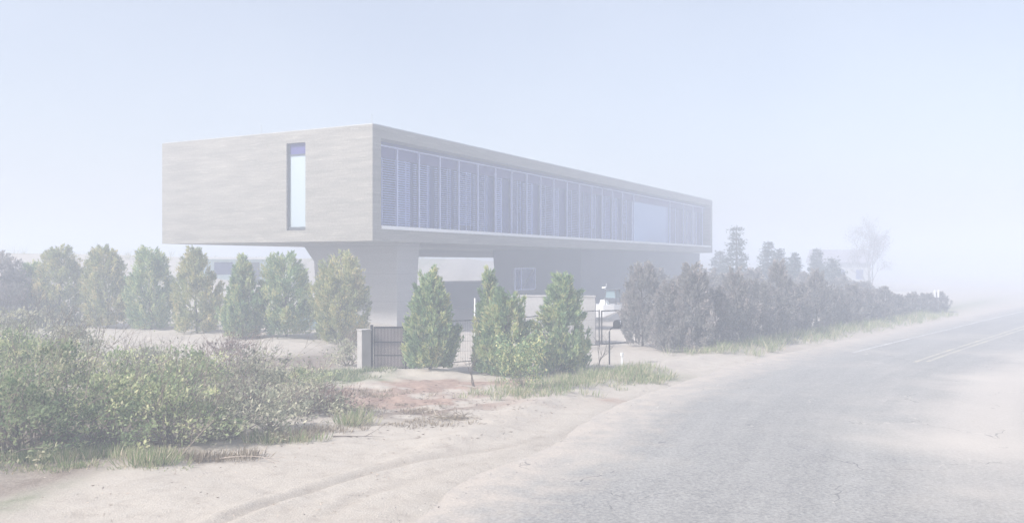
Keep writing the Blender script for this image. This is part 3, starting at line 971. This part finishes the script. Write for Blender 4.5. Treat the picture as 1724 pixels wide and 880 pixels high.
def bare_plant(name, loc, h, seed, mat, label, cat, stems=3, depth=3, spread=.5, r0=.012, lean=(0, 0), group=None, leafy=None, lsize=.05, nleaf=8):
    rr = random.Random(seed); root = empty(name, loc); tag(root, label, cat, group)
    m = MB(); tips = []
    for s in range(stems):
        branch(m, (rr.uniform(-.05, .05), rr.uniform(-.05, .05), -.05), (rr.gauss(lean[0], .28), rr.gauss(lean[1], .28), 1), h * rr.uniform(.4, .5), r0, depth, rr, tips, spread)
    m.build("branches", mat, root)
    if leafy:
        r = np.random.default_rng(seed)
        P = np.array([tuple(t[0]) for t in tips]); A = np.array([tuple(t[1]) for t in tips])
        P = np.repeat(P, nleaf, 0); A = np.repeat(A, nleaf, 0)
        P = P + r.normal(0, lsize * 1.6, P.shape)
        obj_of("leaves", leaves(P, unit(A + r.normal(0, .8, A.shape)), lsize, lsize * .6, seed, leafy, "leaves"), root)
    return root


p = at(1466, 90); zg = H(p.x, p.y)
bare_plant("bare_tree", (p.x, p.y, zg), 6.7, 7, M['bark'], "pale leafless spreading tree rising above the end of the road hedge", "tree",
           stems=5, depth=4, spread=.5, r0=.07, leafy=M['juniper_dull'], lsize=.13, nleaf=5)
p = gp(800, 648); bare_plant("sapling", (p.x, p.y, H(p.x, p.y)), 1.0, 3, M['bark'], "bare dark sapling on the reddish soil in front of the fence", "sapling", 3, 3, .5, .013)
p = gp(1006, 615); bare_plant("sapling", (p.x, p.y, H(p.x, p.y)), 1.15, 5, M['bark'], "bare branching sapling in front of the corner post of the fence", "sapling", 3, 3, .55, .016)
p = gp(880, 662); bare_plant("sapling", (p.x, p.y, H(p.x, p.y)), 1.25, 6, M['twig'], "upright twiggy sapling with few leaves between the junipers", "sapling", 6, 3, .3, .01, leafy=M['juniper'], lsize=.06, nleaf=6)
p = gp(518, 645); bare_plant("sapling", (p.x, p.y, H(p.x, p.y)), 1.1, 8, M['red_twig'], "thin reddish sapling above the right end of the shrubs", "sapling", 3, 3, .4, .011)


# ---- roadside shrubs
def shrub(loc, w_, dpt, h, seed, mat, label, nclump=110, per=48, twmat=None, lsize=.055, group="shrubs massed along the roadside", flat=.5, twigs=14, name="shrub"):
    r = np.random.default_rng(seed); rr = random.Random(seed)
    root = empty(name, loc); tag(root, label, "shrub", group)
    th = r.uniform(0, 2 * np.pi, nclump); u = r.random(nclump)
    cz = u ** .8
    rad = np.sqrt(np.maximum(1 - cz ** 1.8, 0.02)) * np.where(r.random(nclump) < .75, r.uniform(.72, 1.08, nclump), r.uniform(.15, .8, nclump))
    lob = 1 + .30 * np.sin(th * 3 + seed) + .15 * np.sin(th * 5 + 2 * seed)
    C = np.stack([rad * lob * np.cos(th) * w_ / 2, rad * lob * np.sin(th) * dpt / 2, (.08 + .92 * cz * r.uniform(.72, 1.14, nclump)) * h], 1)
    k = r.integers(int(per * .5), int(per * 1.5), nclump)
    idx = np.repeat(np.arange(nclump), k); n = len(idx)
    cs = r.choice([.06, .10, .15, .24], nclump) * r.uniform(.85, 1.15, nclump)
    off = r.normal(0, 1, (n, 3)) * np.array([1, 1, flat]) * cs[idx][:, None]
    P = C[idx] + off
    outd = unit(C * np.array([1, 1, .3]) + 1e-4)
    A = unit(outd[idx] * .6 + np.array([.15, 0, .35]) + r.normal(0, .6, (n, 3)))
    P[:, 2] = np.maximum(P[:, 2], .02)
    up = np.tile(np.array([[-.2, -.2, 1.0]]), (n, 1))
    obj_of("leaves", leaves(P, A, lsize * np.random.default_rng(seed + 3).choice([.55, .8, 1.0, 1.35], len(P)), lsize * .55, seed, mat, "leaves", flat=up, clump=idx, mixk=.72), root)
    m = MB()
    for c in C[::2]:
        b0 = Vector((rr.uniform(-.15, .15) * w_, rr.uniform(-.15, .15) * dpt, -.05)); q = Vector(c)
        md = b0.lerp(q, .5) + Vector((rr.gauss(0, .08), rr.gauss(0, .08), h * .08))
        m.tube([b0, md, q], [.014, .009, .003], 4)
    for i in range(twigs):
        t = rr.uniform(0, 6.28); q = Vector((.38 * w_ * math.cos(t) * rr.random() , .38 * dpt * math.sin(t), h * rr.uniform(.55, .85)))
        d = Vector((rr.gauss(.35, .35), rr.gauss(0, .3), rr.uniform(.4, 1.0)))
        branch(m, q, d, h * rr.uniform(.3, .6), .0075, 2 if i % 3 == 0 else 1, rr, None, .45, .05, 3)
    m.build("stems", twmat or M['twig'], root)
    return root


SH = [  # u, ground row, width m, depth m, height m, material, label
    (15, 770, 2.1, 1.8, 1.15, 'shrub_green', "bright green shrub at the left edge nearest the road"),
    (90, 742, 1.9, 1.8, 1.42, 'shrub_green', "green shrub around a short dark trunk near the left edge"),
    (20, 690, 2.6, 2.2, 1.45, 'shrub', "tall shrub at the left edge behind the green ones"),
    (185, 750, 1.8, 1.5, 1.05, 'shrub', "mid green shrub left of the centre of the roadside mass"),
    (285, 748, 1.8, 1.5, 1.02, 'shrub', "light topped shrub in the centre of the roadside mass"),
    (375, 738, 1.7, 1.4, .85, 'shrub_grey', "greyish shrub with bleached sticks right of the centre"),
    (205, 705, 2.1, 1.7, 1.10, 'shrub', "pale green spreading shrub in the middle row"),
    (320, 692, 2.0, 1.7, 1.12, 'shrub', "yellow green rounded shrub in the middle row, left of the grey one"),
    (428, 680, 2.0, 1.6, 1.02, 'shrub_grey', "silvery grey dense shrub at the top right of the mass"),
    (452, 725, 1.3, 1.0, .52, 'shrub_grey', "low grey shrub at the right front of the mass"),
    (508, 700, 1.4, 1.0, .50, 'shrub_grey', "low twiggy shrub near the right end, dull olive"),
    (562, 696, 1.2, .8, .36, 'shrub_red', "low reddish scrub at the right end of the mass"),
    (120, 640, 2.6, 2.0, 1.25, 'shrub_grey', "brownish grey shrub below the second juniper"),
    (250, 640, 2.0, 1.6, .75, 'shrub_grey', "thin twiggy shrub on the sand below the house corner"),
    (385, 632, 1.7, 1.4, .85, 'shrub_red', "reddish twiggy shrub below the narrow pointed juniper"),
    (505, 660, 1.4, 1.1, .48, 'shrub', "low green shrub beside the thin reddish sapling"),
    (20, 620, 3.0, 2.2, 1.35, 'shrub_grey', "hazy brown shrub at the left edge behind the mass"),
    (585, 618, 1.1, .9, .72, 'shrub_grey', "dark grey bush added in place of the shadow on the bank left of the concrete gate pillar"),  # bush added to stand for the shadow cast on the sand bank
]
for i, (u, vb, w_, dp, h, mk, lab) in enumerate(SH):
    p = gp(u, vb); tw = M['red_twig'] if mk == 'shrub_red' else (M['bark'] if i in (2, 12, 13, 16) else M['twig'])
    area = w_ * dp + w_ * h
    shrub((p.x, p.y, H(p.x, p.y)), w_, dp, h, 500 + i, M[mk], lab, nclump=int(19 * area), per=34 if mk != 'shrub_red' else 20, twmat=tw,
          twigs=18 if mk in ('shrub', 'shrub_green') else 26, lsize=.070 if vb > 680 else .075)
# dark hazy evergreen mass at the left edge
p = at(-14, 35); zg = H(p.x, p.y)
tree_thing("evergreen_bush", (p.x, p.y, zg), 0, juniper(610, M['juniper_dull'], 3.05, 3.2, nclump=330, per=48, tip=.5, belly=.5),
           stem_me(3.0, 2.4, 61, M['bark']), "dark blurred evergreen bush cut by the left edge of the picture", "bush")
# leaning bare branches in front of the left hedge
for i, (u, vb, h, lx, lab) in enumerate([(92, 640, 1.55, .9, "dark leaning bare branches rising to the right below the second juniper"),
                                         (205, 640, 1.25, .9, "leaning bare branches on the pale sand left of the house corner"),
                                         (330, 640, 1.0, .1, "bare forked bush on the sand below the loose juniper")]):
    p = gp(u, vb); bare_plant("bare_shrub", (p.x, p.y, H(p.x, p.y)), h, 70 + i, M['bark'], lab, "shrub", 6, 3, .3, .012, (lx, 0))
# short dead stump among the green shrubs
p = gp(70, 745)
MB().tube([(0, 0, -.1), (.01, 0, .35), (-.03, .02, .75), (.02, 0, 1.0)], [.075, .06, .055, .045], 8).build("dead_stump", M['bark'], None, True).location = (p.x, p.y - .75, H(p.x, p.y - .75))
tag(bpy.data.objects["dead_stump"], "short dark dead trunk standing in the green shrubs", "stump")
# bleached fallen sticks
for i, (u, vb, l, ang, el, lab) in enumerate([(300, 778, 1.1, .5, .9, "pale dead stick leaning out of the front of the shrubs"),
                                              (400, 742, .9, .6, .9, "pale dead stick in the dark gap of the grey shrub"),
                                              (355, 775, .8, .1, .25, "bleached stick lying by the reddish dead brush"),
                                              (560, 736, .55, -.2, .1, "short dark stick on the sand right of the shrubs")]):
    p = gp(u, vb); z = H(p.x, p.y)
    d = Vector((math.cos(ang) * math.cos(el), -.2, math.sin(el)))
    m = MB(); rr = random.Random(i); branch(m, (0, 0, .02), d, l, .012, 1, rr, None, .4, 0, 4)
    o = m.build("dead_branch", M['dead_twig'] if i != 3 else M['bark']); o.location = (p.x, p.y, z)
    tag(o, lab, "branch")


# ---- grasses (uncountable)
def blades(spots, name, mat, label, seed):
    r = np.random.default_rng(seed); PP, AA, LL = [], [], []
    for (cx, cy, rx, ry, n, l) in spots:
        ncl = max(3, n // 26)
        c = r.normal(0, .5, (ncl, 2)) * np.array([rx, ry]) + np.array([cx, cy])
        k = r.integers(0, ncl, n)
        q = c[k] + r.normal(0, .075, (n, 2))
        PP.append(q); LL.append(l * r.uniform(.5, 1.15, ncl)[k])
        a = np.concatenate([(q - c[k]) * 4 + r.normal(0, .22, (n, 2)) + np.array([.1, 0]), np.ones((n, 1))], 1); AA.append(a)
    Q = np.concatenate(PP); L = np.concatenate(LL); A = unit(np.concatenate(AA))
    z = terrain(Q[:, 0], Q[:, 1])
    P = np.column_stack([Q, z - .01])
    d = road_dist(Q[:, 0], Q[:, 1]); keep = d > .25
    me = leaves(P[keep], A[keep], L[keep], .013, seed, mat, name)
    o = obj_of(name, me); tag(o, label, "grass", kind="stuff"); return o


def gs(u, v, rx, ry, n, l):
    p = gp(u, v); return (p.x, p.y, rx, ry, n, l)


blades([gs(60, 772, 1.3, .45, 2000, .20), gs(180, 768, 1.0, .4, 1300, .18), gs(110, 788, 1.4, .25, 900, .10), gs(262, 782, .35, .25, 600, .24), gs(470, 742, .8, .3, 700, .2),
        gs(590, 715, .3, .25, 420, .3), gs(545, 690, .6, .4, 700, .3)], "roadside_grass", M['grass'], "green grass along the foot of the roadside shrubs", 1)
blades([gs(930, 650, 1.5, .9, 1900, .2), gs(1050, 632, 1.1, .9, 2000, .24), gs(880, 668, 1.2, .6, 1000, .2), gs(990, 640, 1.5, 1.0, 1600, .22),
        gs(1085, 640, .6, .5, 900, .22)], "verge_grass", M['grass'], "pale green grass on the verge below the junipers", 2)
sp_ = []
for k in range(26):
    u = 1195 + k * 15
    p = gp(u, 596 - (u - 1195) * .175 + 2)
    sp_.append((p.x, p.y, 1.3, 1.1, 420, .36))
blades(sp_, "hedge_grass", M['grass'], "long pale grass between the road hedge and the asphalt", 3)
blades([gs(570, 632, 1.3, .6, 3000, .16), gs(530, 640, .9, .5, 1200, .18)], "ground_cover", M['shrub_green'], "low green ground cover left of the gate", 4)
blades([gs(490, 738, .5, .25, 700, .2), gs(545, 726, .5, .2, 500, .16), gs(360, 772, .7, .2, 900, .18), gs(640, 690, 1.0, .7, 800, .1), gs(700, 715, 1.2, .5, 500, .08),
        gs(620, 665, 1.2, .5, 900, .12)], "dry_grass", M['straw'], "sparse dry reddish straw scattered on the sand and soil", 5)
p = gp(765, 706)
r = np.random.default_rng(8); n = 260
q = r.normal(0, .5, (n, 3)) * np.array([.42, .16, .06]); q[:, 2] = np.abs(q[:, 2]) + H(p.x, p.y)
o = obj_of("dead_grass_clump", leaves(q + np.array([p.x, p.y, 0]), unit(r.normal(0, 1, (n, 3)) * np.array([1, .6, .35])), .22, .014, 9, M['straw'], "dead_grass_clump"))
tag(o, "brown clump of dead grass lying alone on the pale sand", "dead grass")
ds = []
_r = np.random.default_rng(77)
for k in range(130):
    a_, b_ = _r.uniform(-25, 62), _r.uniform(19, 38)
    if abs(b_ - 24) < 3 and _r.random() < .5: continue
    q_ = HC + HA * a_ + HB * b_
    ds.append((q_[0], q_[1], 1.6, .9, 60, .6))
blades(ds, "dune_grass", M['grass'], "clumps of grass on the dunes behind the house", 31)
# litter of small twigs and clods
r = np.random.default_rng(12); n = 900
q = np.column_stack([r.normal(-2.3, 1.7, n), r.normal(17.6, 1.5, n)]); d = road_dist(q[:, 0], q[:, 1]); q = q[d > .9]
P = np.column_stack([q, terrain(q[:, 0], q[:, 1]) + .012])
A = unit(np.column_stack([r.normal(0, 1, (len(q), 2)), r.normal(0, .12, len(q))]))
o = obj_of("twig_litter", leaves(P, A, .10, .016, 13, M['twig'], "twig_litter")); tag(o, "scattered twigs and clods on the churned sand", "litter", kind="stuff")

r = np.random.default_rng(14); n = 3000
arc_ = r.uniform(16, 42, n); off_ = 0.7 + r.gamma(1.6, 1.6, n)
q = np.column_stack([np.interp(arc_, ARC, EDGE[:, 0]) - np.interp(arc_, ARC, ENRM[:, 0]) * off_, np.interp(arc_, ARC, EDGE[:, 1]) - np.interp(arc_, ARC, ENRM[:, 1]) * off_])
q = q[fbm(q[:, 0] * .8, q[:, 1] * .8, 61) > .45]
P = np.column_stack([q, terrain(q[:, 0], q[:, 1]) + .006])
A = unit(np.column_stack([r.normal(0, 1, (len(q), 2)), r.normal(0, .25, len(q))]))
o = obj_of("ground_debris", leaves(P, A, .045, .014, 15, M['dead_twig'], "ground_debris")); tag(o, "small dry bits and clods scattered along the sandy verge", "debris", kind="stuff")

r = np.random.default_rng(16); n = 420
arc_ = r.uniform(17, 50, n); off_ = -r.normal(0.05, .28, n)
q = np.column_stack([np.interp(arc_, ARC, EDGE[:, 0]) - np.interp(arc_, ARC, ENRM[:, 0]) * off_, np.interp(arc_, ARC, EDGE[:, 1]) - np.interp(arc_, ARC, ENRM[:, 1]) * off_])
P = np.column_stack([q, np.full(n, .018)]); A = unit(np.column_stack([r.normal(0, 1, (n, 2)), r.normal(.1, .25, n)]))
m_crumb = simple_mat("asphalt_crumbs", (0.36, 0.34, 0.32), 0.9, 0, .3, 8)
o = obj_of("asphalt_crumbs", leaves(P, A, .026, .02, 17, m_crumb, "asphalt_crumbs")); tag(o, "loose grey crumbs along the broken edge of the asphalt", "gravel", kind="stuff")

# ------------------------------------------------------------------ gate, pillar, fences
def gz(p): return H(p[0], p[1])


g0 = gp(626, 623); g1 = gp(683, 624)
g0.y = g1.y = 23.75; g0.x = (626 - 862) / F * 23.75; g1.x = (683 - 862) / F * 23.75
zg = max(gz(g0), gz(g1)) - .03
gate = empty("garden_gate", (g0.x, g0.y, zg)); tag(gate, "closed brown barred gate between two dark posts beside the concrete pillar", "gate")
W = g1.x - g0.x
for xx in (0, W): MB().box(xx - .035, xx + .035, -.035, .035, -.2, 1.26).build("post", M['black_metal'], gate, bevel=.006)
lf = MB(); lf.box(.05, W - .05, -.02, .02, .06, .10).box(.05, W - .05, -.02, .02, 1.17, 1.215)
lf.box(.05, .085, -.02, .02, .10, 1.17).box(W - .085, W - .05, -.02, .02, .10, 1.17)
for zz in (.42, .78): lf.box(.085, W - .085, -.016, -.006, zz, zz + .03)
lf.build("frame", M['black_metal'], gate)
br = MB(); nb = 19
for k in range(nb):
    xx = .09 + (W - .18) * (k + .5) / nb; br.box(xx - .0155, xx + .0155, -.004, .014, .10, 1.17)
br.build("bars", M['brown_panel'], gate)

pc = at(613, 23.6); zp = gz(pc)
pil = empty("gate_pillar", (pc.x, pc.y, zp), R(38)); tag(pil, "short square concrete pillar at the left of the gate", "pillar")
MB().box(-.14, .14, -.13, .14, -.2, 1.10).build("shaft", M['post_concrete'], pil, bevel=.012)
MB().box(-.155, .155, -.145, .155, 1.102, 1.135).build("cap", M['post_concrete'], pil, bevel=.006)

# wire fence running right from the gate
fpts = [(g1.x + .10, 23.85), (-1.70, 24.7), (-0.95, 25.4), (.4, 26.9), (1.7, 28.6), (3.02, 30.3)]
fence = empty("wire_fence", (fpts[0][0], fpts[0][1], 0)); tag(fence, "black wire fence running behind the junipers from the gate to its corner post", "fence")


def fence_run(root, pts, gap=.062, top=1.24, first=True):
    o = Vector((root.location.x, root.location.y, 0))
    P = [Vector((x, y, H(x, y))) - o for x, y in pts]
    wires = MB()
    for i, q in enumerate(P):
        if i or first: MB().box(q.x - .02, q.x + .02, q.y - .02, q.y + .02, q.z - .2, q.z + top + .03).build("post", M['black_metal'], root)
    for p_, q in zip(P[:-1], P[1:]):
        for zz, t in ((top, .024), (.07, .022)):
            MB().bar(p_ + Vector((0, 0, zz)), q + Vector((0, 0, zz)), t).build("rail", M['black_metal'], root)
        n = int((q - p_).length / gap)
        for k in range(1, n):
            c = p_.lerp(q, k / n); wires.bar(c + Vector((0, 0, .07)), c + Vector((0, 0, top)), .005)
        for zz in (.36, .65, .95): wires.bar(p_ + Vector((0, 0, zz)), q + Vector((0, 0, zz)), .005)
    wires.build("wire_mesh", M['black_metal'], root)


fence_run(fence, fpts)
f2p = [(4.55, 31.4), (5.3, 32.2), (7.4, 33.8), (9.6, 35.8)]
fence2 = empty("wire_fence", (f2p[0][0], f2p[0][1], 0)); tag(fence2, "black wire fence disappearing behind the first junipers of the road hedge", "fence")
fence_run(fence2, f2p)
# driveway gate leaf between the two fences
ga, gb = Vector((3.10, 30.4, 0)), Vector((4.45, 31.35, 0))
dg = empty("driveway_gate", (ga.x, ga.y, H(ga.x, ga.y)), math.atan2(gb.y - ga.y, gb.x - ga.x)); tag(dg, "open framed driveway gate right of the corner post, boat behind it", "gate")
L = (gb - ga).length
fm_ = MB(); fm_.box(.0, L, -.018, .018, 1.21, 1.25).box(0, L, -.018, .018, .06, .10).box(0, .035, -.018, .018, .10, 1.21).box(L - .035, L, -.018, .018, .10, 1.21)
fm_.build("frame", M['black_metal'], dg)

# glass pool fence behind the last junipers of the left hedge
pf = empty("pool_fence", (0, 0, 0)); tag(pf, "low teal glass fence behind the last two junipers, left of the gate", "fence")
for k in range(5):
    a, b_ = at(500 + k * 22, 34.0), at(500 + k * 22 + 20.5, 34.0)
    z0 = H(a.x, a.y)
    MB().box(a.x, b_.x, 33.99, 34.01, z0 + .02, z0 + .55).build("panel", M['glass_pool'], pf)

# low garden wall behind the right junipers
wl = empty("garden_wall", (0, 0, 0)); tag(wl, "low pale concrete wall behind the junipers at the driveway, below the house", "wall")
w0, w1 = at(842, 31.6), at(1002, 31.0)
dv = (w1 - w0).normalized(); nv = Vector((-dv.y, dv.x, 0)) * .3
MB().prism([w0 + Vector((0, 0, -.3)), w1 + Vector((0, 0, -.3)), w1 + nv + Vector((0, 0, -.3)), w0 + nv + Vector((0, 0, -.3))],
           [w0 + Vector((0, 0, 1.68)), w1 + Vector((0, 0, 1.68)), w1 + nv + Vector((0, 0, 1.68)), w0 + nv + Vector((0, 0, 1.68))]).build("wall_body", M['pier'], wl)
c0 = w0 - dv * .02 - nv * .07; c1 = w1 + dv * .02 - nv * .07; nc = nv * 1.14
MB().prism([c0 + Vector((0, 0, 1.682)), c1 + Vector((0, 0, 1.682)), c1 + nc + Vector((0, 0, 1.682)), c0 + nc + Vector((0, 0, 1.682))],
           [c0 + Vector((0, 0, 1.73)), c1 + Vector((0, 0, 1.73)), c1 + nc + Vector((0, 0, 1.73)), c0 + nc + Vector((0, 0, 1.73))]).build("coping", M['pier'], wl)
# dark retaining wall seen under the house
rw = empty("retaining_wall", (0, 0, 0)); tag(rw, "dark wall under the house seen between the pier and the lower storey", "wall")
w0, w1 = at(722, 54), at(842, 57)
dv = (w1 - w0).normalized(); nv = Vector((-dv.y, dv.x, 0)) * .4
q4 = [w0, w1, w1 + nv, w0 + nv]
MB().prism([q + Vector((0, 0, -.2)) for q in q4], [q + Vector((0, 0, 1.66)) for q in q4]).build("wall_body", M['dark_cladding'], rw)
q5 = [w0 - nv * .1, w1 - nv * .1, w1 + nv * 1.1, w0 + nv * 1.1]
MB().prism([q + Vector((0, 0, 1.662)) for q in q5], [q + Vector((0, 0, 1.74)) for q in q5]).build("coping", M['pier'], rw)
# thin white post beside the retaining wall
p = at(799.5, 32); o = MB().tube([(0, 0, -.1), (0, 0, 1.62)], .03, 8).build("white_post", M['white_metal']); o.location = (p.x, p.y, H(p.x, p.y))
tag(o, "thin white post left of the slender juniper, above the wire fence", "post")

# ------------------------------------------------------------------ mailbox, marker post
p = gp(1026, 613); mb = empty("mailbox", (p.x, p.y, H(p.x, p.y))); tag(mb, "dark rounded mailbox on a bent metal post at the driveway", "mailbox")
s = p.y / F
MB().tube([(0, 0, -.1), (0, 0, .93), (.03, 0, 1.01), (.09, 0, 1.045), (.34, 0, 1.045)], .022, 8).build("post", M['black_metal'], mb, True)
bx = MB(); prof = []
for k in range(9):
    t = math.pi * k / 8; prof.append((.10 * math.cos(t), .10 * math.sin(t)))
prof = [(.10, -.11)] + prof + [(-.10, -.11)]
bx.prism([(x, -.20, z) for x, z in prof], [(x, .20, z) for x, z in prof])
b_ = bx.build("box", M['mailbox'], mb, bevel=.006); b_.location = (.24, 0, 1.178); b_.rotation_euler = (0, 0, R(-18))
dr = MB().prism([(x * .97, -.212, z * .97) for x, z in prof], [(x * .97, -.202, z * .97) for x, z in prof]).build("door", M['black_metal'], b_)
MB().box(.103, .111, -.14, -.12, -.02, .08).build("flag", M['white_metal'], b_)
p = gp(1047, 628); mk = empty("marker_post", (p.x, p.y, H(p.x, p.y))); tag(mk, "short white marker post standing in the verge grass", "post")
MB().box(-.022, .022, -.012, .012, -.1, .42).build("stake", M['white_metal'], mk); MB().tube([(0, 0, .42), (0, 0, .50)], .042, 8).build("head", M['white_metal'], mk)

# far signs by the road
p = at(1567, 51.2); sg = empty("slat_sign", (p.x, p.y - .7, 0)); tag(sg, "pair of narrow white upright slats in front of the hedge end", "sign")
for dx in (-.10, .10): 
    MB().box(dx - .05, dx + .05, -.02, .02, .90, 1.32).build("slat", M['white_metal'], sg)
    MB().box(dx - .015, dx + .015, -.015, .015, -.1, .898).build("stake", M['galv'], sg)
p = at(1538, 49); s2 = empty("small_sign", (p.x, p.y - .6, H(p.x, p.y))); tag(s2, "small pale sign low on the grass at the far hedge", "sign")
MB().box(-.02, .02, -.02, .02, -.1, .3).build("stake", M['galv'], s2); MB().box(-.14, .14, -.035, -.022, .18, .42).build("plate", M['white_metal'], s2)

# ------------------------------------------------------------------ boat on a trailer
bt = empty("motor_boat", (at(1046, 38).x, 38, .46), R(-20)); tag(bt, "white motor boat with windscreen parked behind the driveway gate", "boat")
# local x: bow at 0, stern at -5.6
st = [(-5.6, .95, .0, .58), (-4.2, 1.05, .0, .58), (-2.6, 1.0, .02, .59), (-1.4, .95, .02, .60), (-.6, .80, .06, .62), (-.2, .52, .26, .64), (0.0, .06, .46, .66)]
vs, fs = [], []
for (x, hw, zk, zd) in st:
    vs += [(x, -hw, zd), (x, -hw * .96, zk + (zd - zk) * .10), (x, 0, zk), (x, hw * .96, zk + (zd - zk) * .10), (x, hw, zd)]
for i in range(len(st) - 1):
    for j in range(4): fs.append((i * 5 + j, i * 5 + j + 1, i * 5 + 5 + j + 1, i * 5 + 5 + j))
    fs.append((i * 5 + 4, i * 5, i * 5 + 5, i * 5 + 9))
fs += [(4, 3, 2, 1, 0), (30, 31, 32, 33, 34)]
mesh_obj("hull", vs, fs, M['white_paint'], bt)
MB().prism([(-.92, -.32, .61), (-.56, -.26, .62), (-.56, .26, .62), (-.92, .32, .61)], [(-.86, -.28, .84), (-.64, -.2, .80), (-.64, .2, .80), (-.86, .28, .84)]).build("console", M['white_paint'], bt, bevel=.03)
MB().prism([(-.64, -.42, .92), (-.12, -.40, .92), (-.12, .40, .92), (-.64, .42, .92)], [(-.59, -.38, 1.22), (-.18, -.36, 1.24), (-.18, .36, 1.24), (-.59, .38, 1.22)]).build("windscreen", M['windscreen'], bt)
wf = MB()
for yy in (-.40, .40):
    wf.bar((-.62, yy, .60), (-.60, yy, 1.28), .035).bar((-.14, yy, .62), (-.17, yy, 1.28), .035)
wf.box(-.70, -.08, -.44, .44, 1.262, 1.295)
wf.build("windscreen_frame", M['dark_frame'], bt)
MB().tube([(-.70, 0, 1.295), (-.66, 0, 1.52)], .012, 6).tube([(-.86, 0, 1.34), (-.70, 0, 1.36)], .04, 6).build("antenna", M['white_metal'], bt)
tr = empty("boat_trailer", (bt.location.x, 38, 0), R(-20)); tag(tr, "galvanised boat trailer under the white motor boat", "trailer")
MB().bar((-5.2, -.5, .38), (.8, -.06, .38), .08).bar((-5.2, .5, .38), (.8, .06, .38), .08).bar((-3.9, -1.05, .31), (-3.9, 1.05, .31), .07).bar((-1.2, -.25, .38), (-1.2, .25, .38), .07).bar((.55, 0, 0), (.55, 0, .38), .06).bar((-2.6, -.3, .42), (-2.6, .3, .42), .07).build("frame", M['galv'], tr)
for sy in (-1, 1):
    wv_ = MB(); n = 18
    ring = [(.33 * math.cos(2 * math.pi * k / n), .33 * math.sin(2 * math.pi * k / n)) for k in range(n)]
    wv_.prism([(-3.9 + x, sy * 1.05 - .09, .33 + z) for x, z in ring], [(-3.9 + x, sy * 1.05 + .09, .33 + z) for x, z in ring])
    wv_.build("wheel", M['rubber'], tr, bevel=.02)

# ------------------------------------------------------------------ distant buildings
p = at(385, 62); z = H(p.x, p.y); ps = empty("pool_house", (p.x, p.y, z), R(20)); tag(ps, "pale teal low outbuilding on the dune seen under the left end of the house", "outbuilding")
MB().box(-2.6, 3.4, -1.5, 1.5, -.6, 1.15).build("wall", M['teal_wall'], ps); MB().box(-2.9, 3.7, -1.8, 1.8, 1.153, 1.32).build("roof", M['white_metal'], ps)
MB().box(-1.0, .2, -1.53, -1.503, .1, .95).build("window", M['glass'], ps); MB().box(1.2, 2.0, -1.53, -1.503, -.5, .95).build("door", M['dark_frame'], ps)
p = at(1412, 104); z = H(p.x, p.y); dh = empty("distant_house", (p.x, p.y, z), R(-12)); tag(dh, "faint far house with lavender grey roof beyond the conifers", "house")
MB().box(-3.2, 3.2, -2, 2, -.3, 2.9).build("wall", M['pier'], dh)
MB().add([(-3.5, -2.4, 2.9), (3.5, -2.4, 2.9), (3.5, 2.4, 2.9), (-3.5, 2.4, 2.9), (-3.3, 0, 4.45), (3.3, 0, 4.45)],
         [(0, 1, 5, 4), (2, 3, 4, 5), (0, 4, 3), (1, 2, 5), (3, 2, 1, 0)]).build("roof", M['roof_lav'], dh)
for xx in (-2, 0, 2): MB().box(xx - .4, xx + .4, -2.03, -2.003, 1.0, 2.1).build("window", M['glass'], dh)
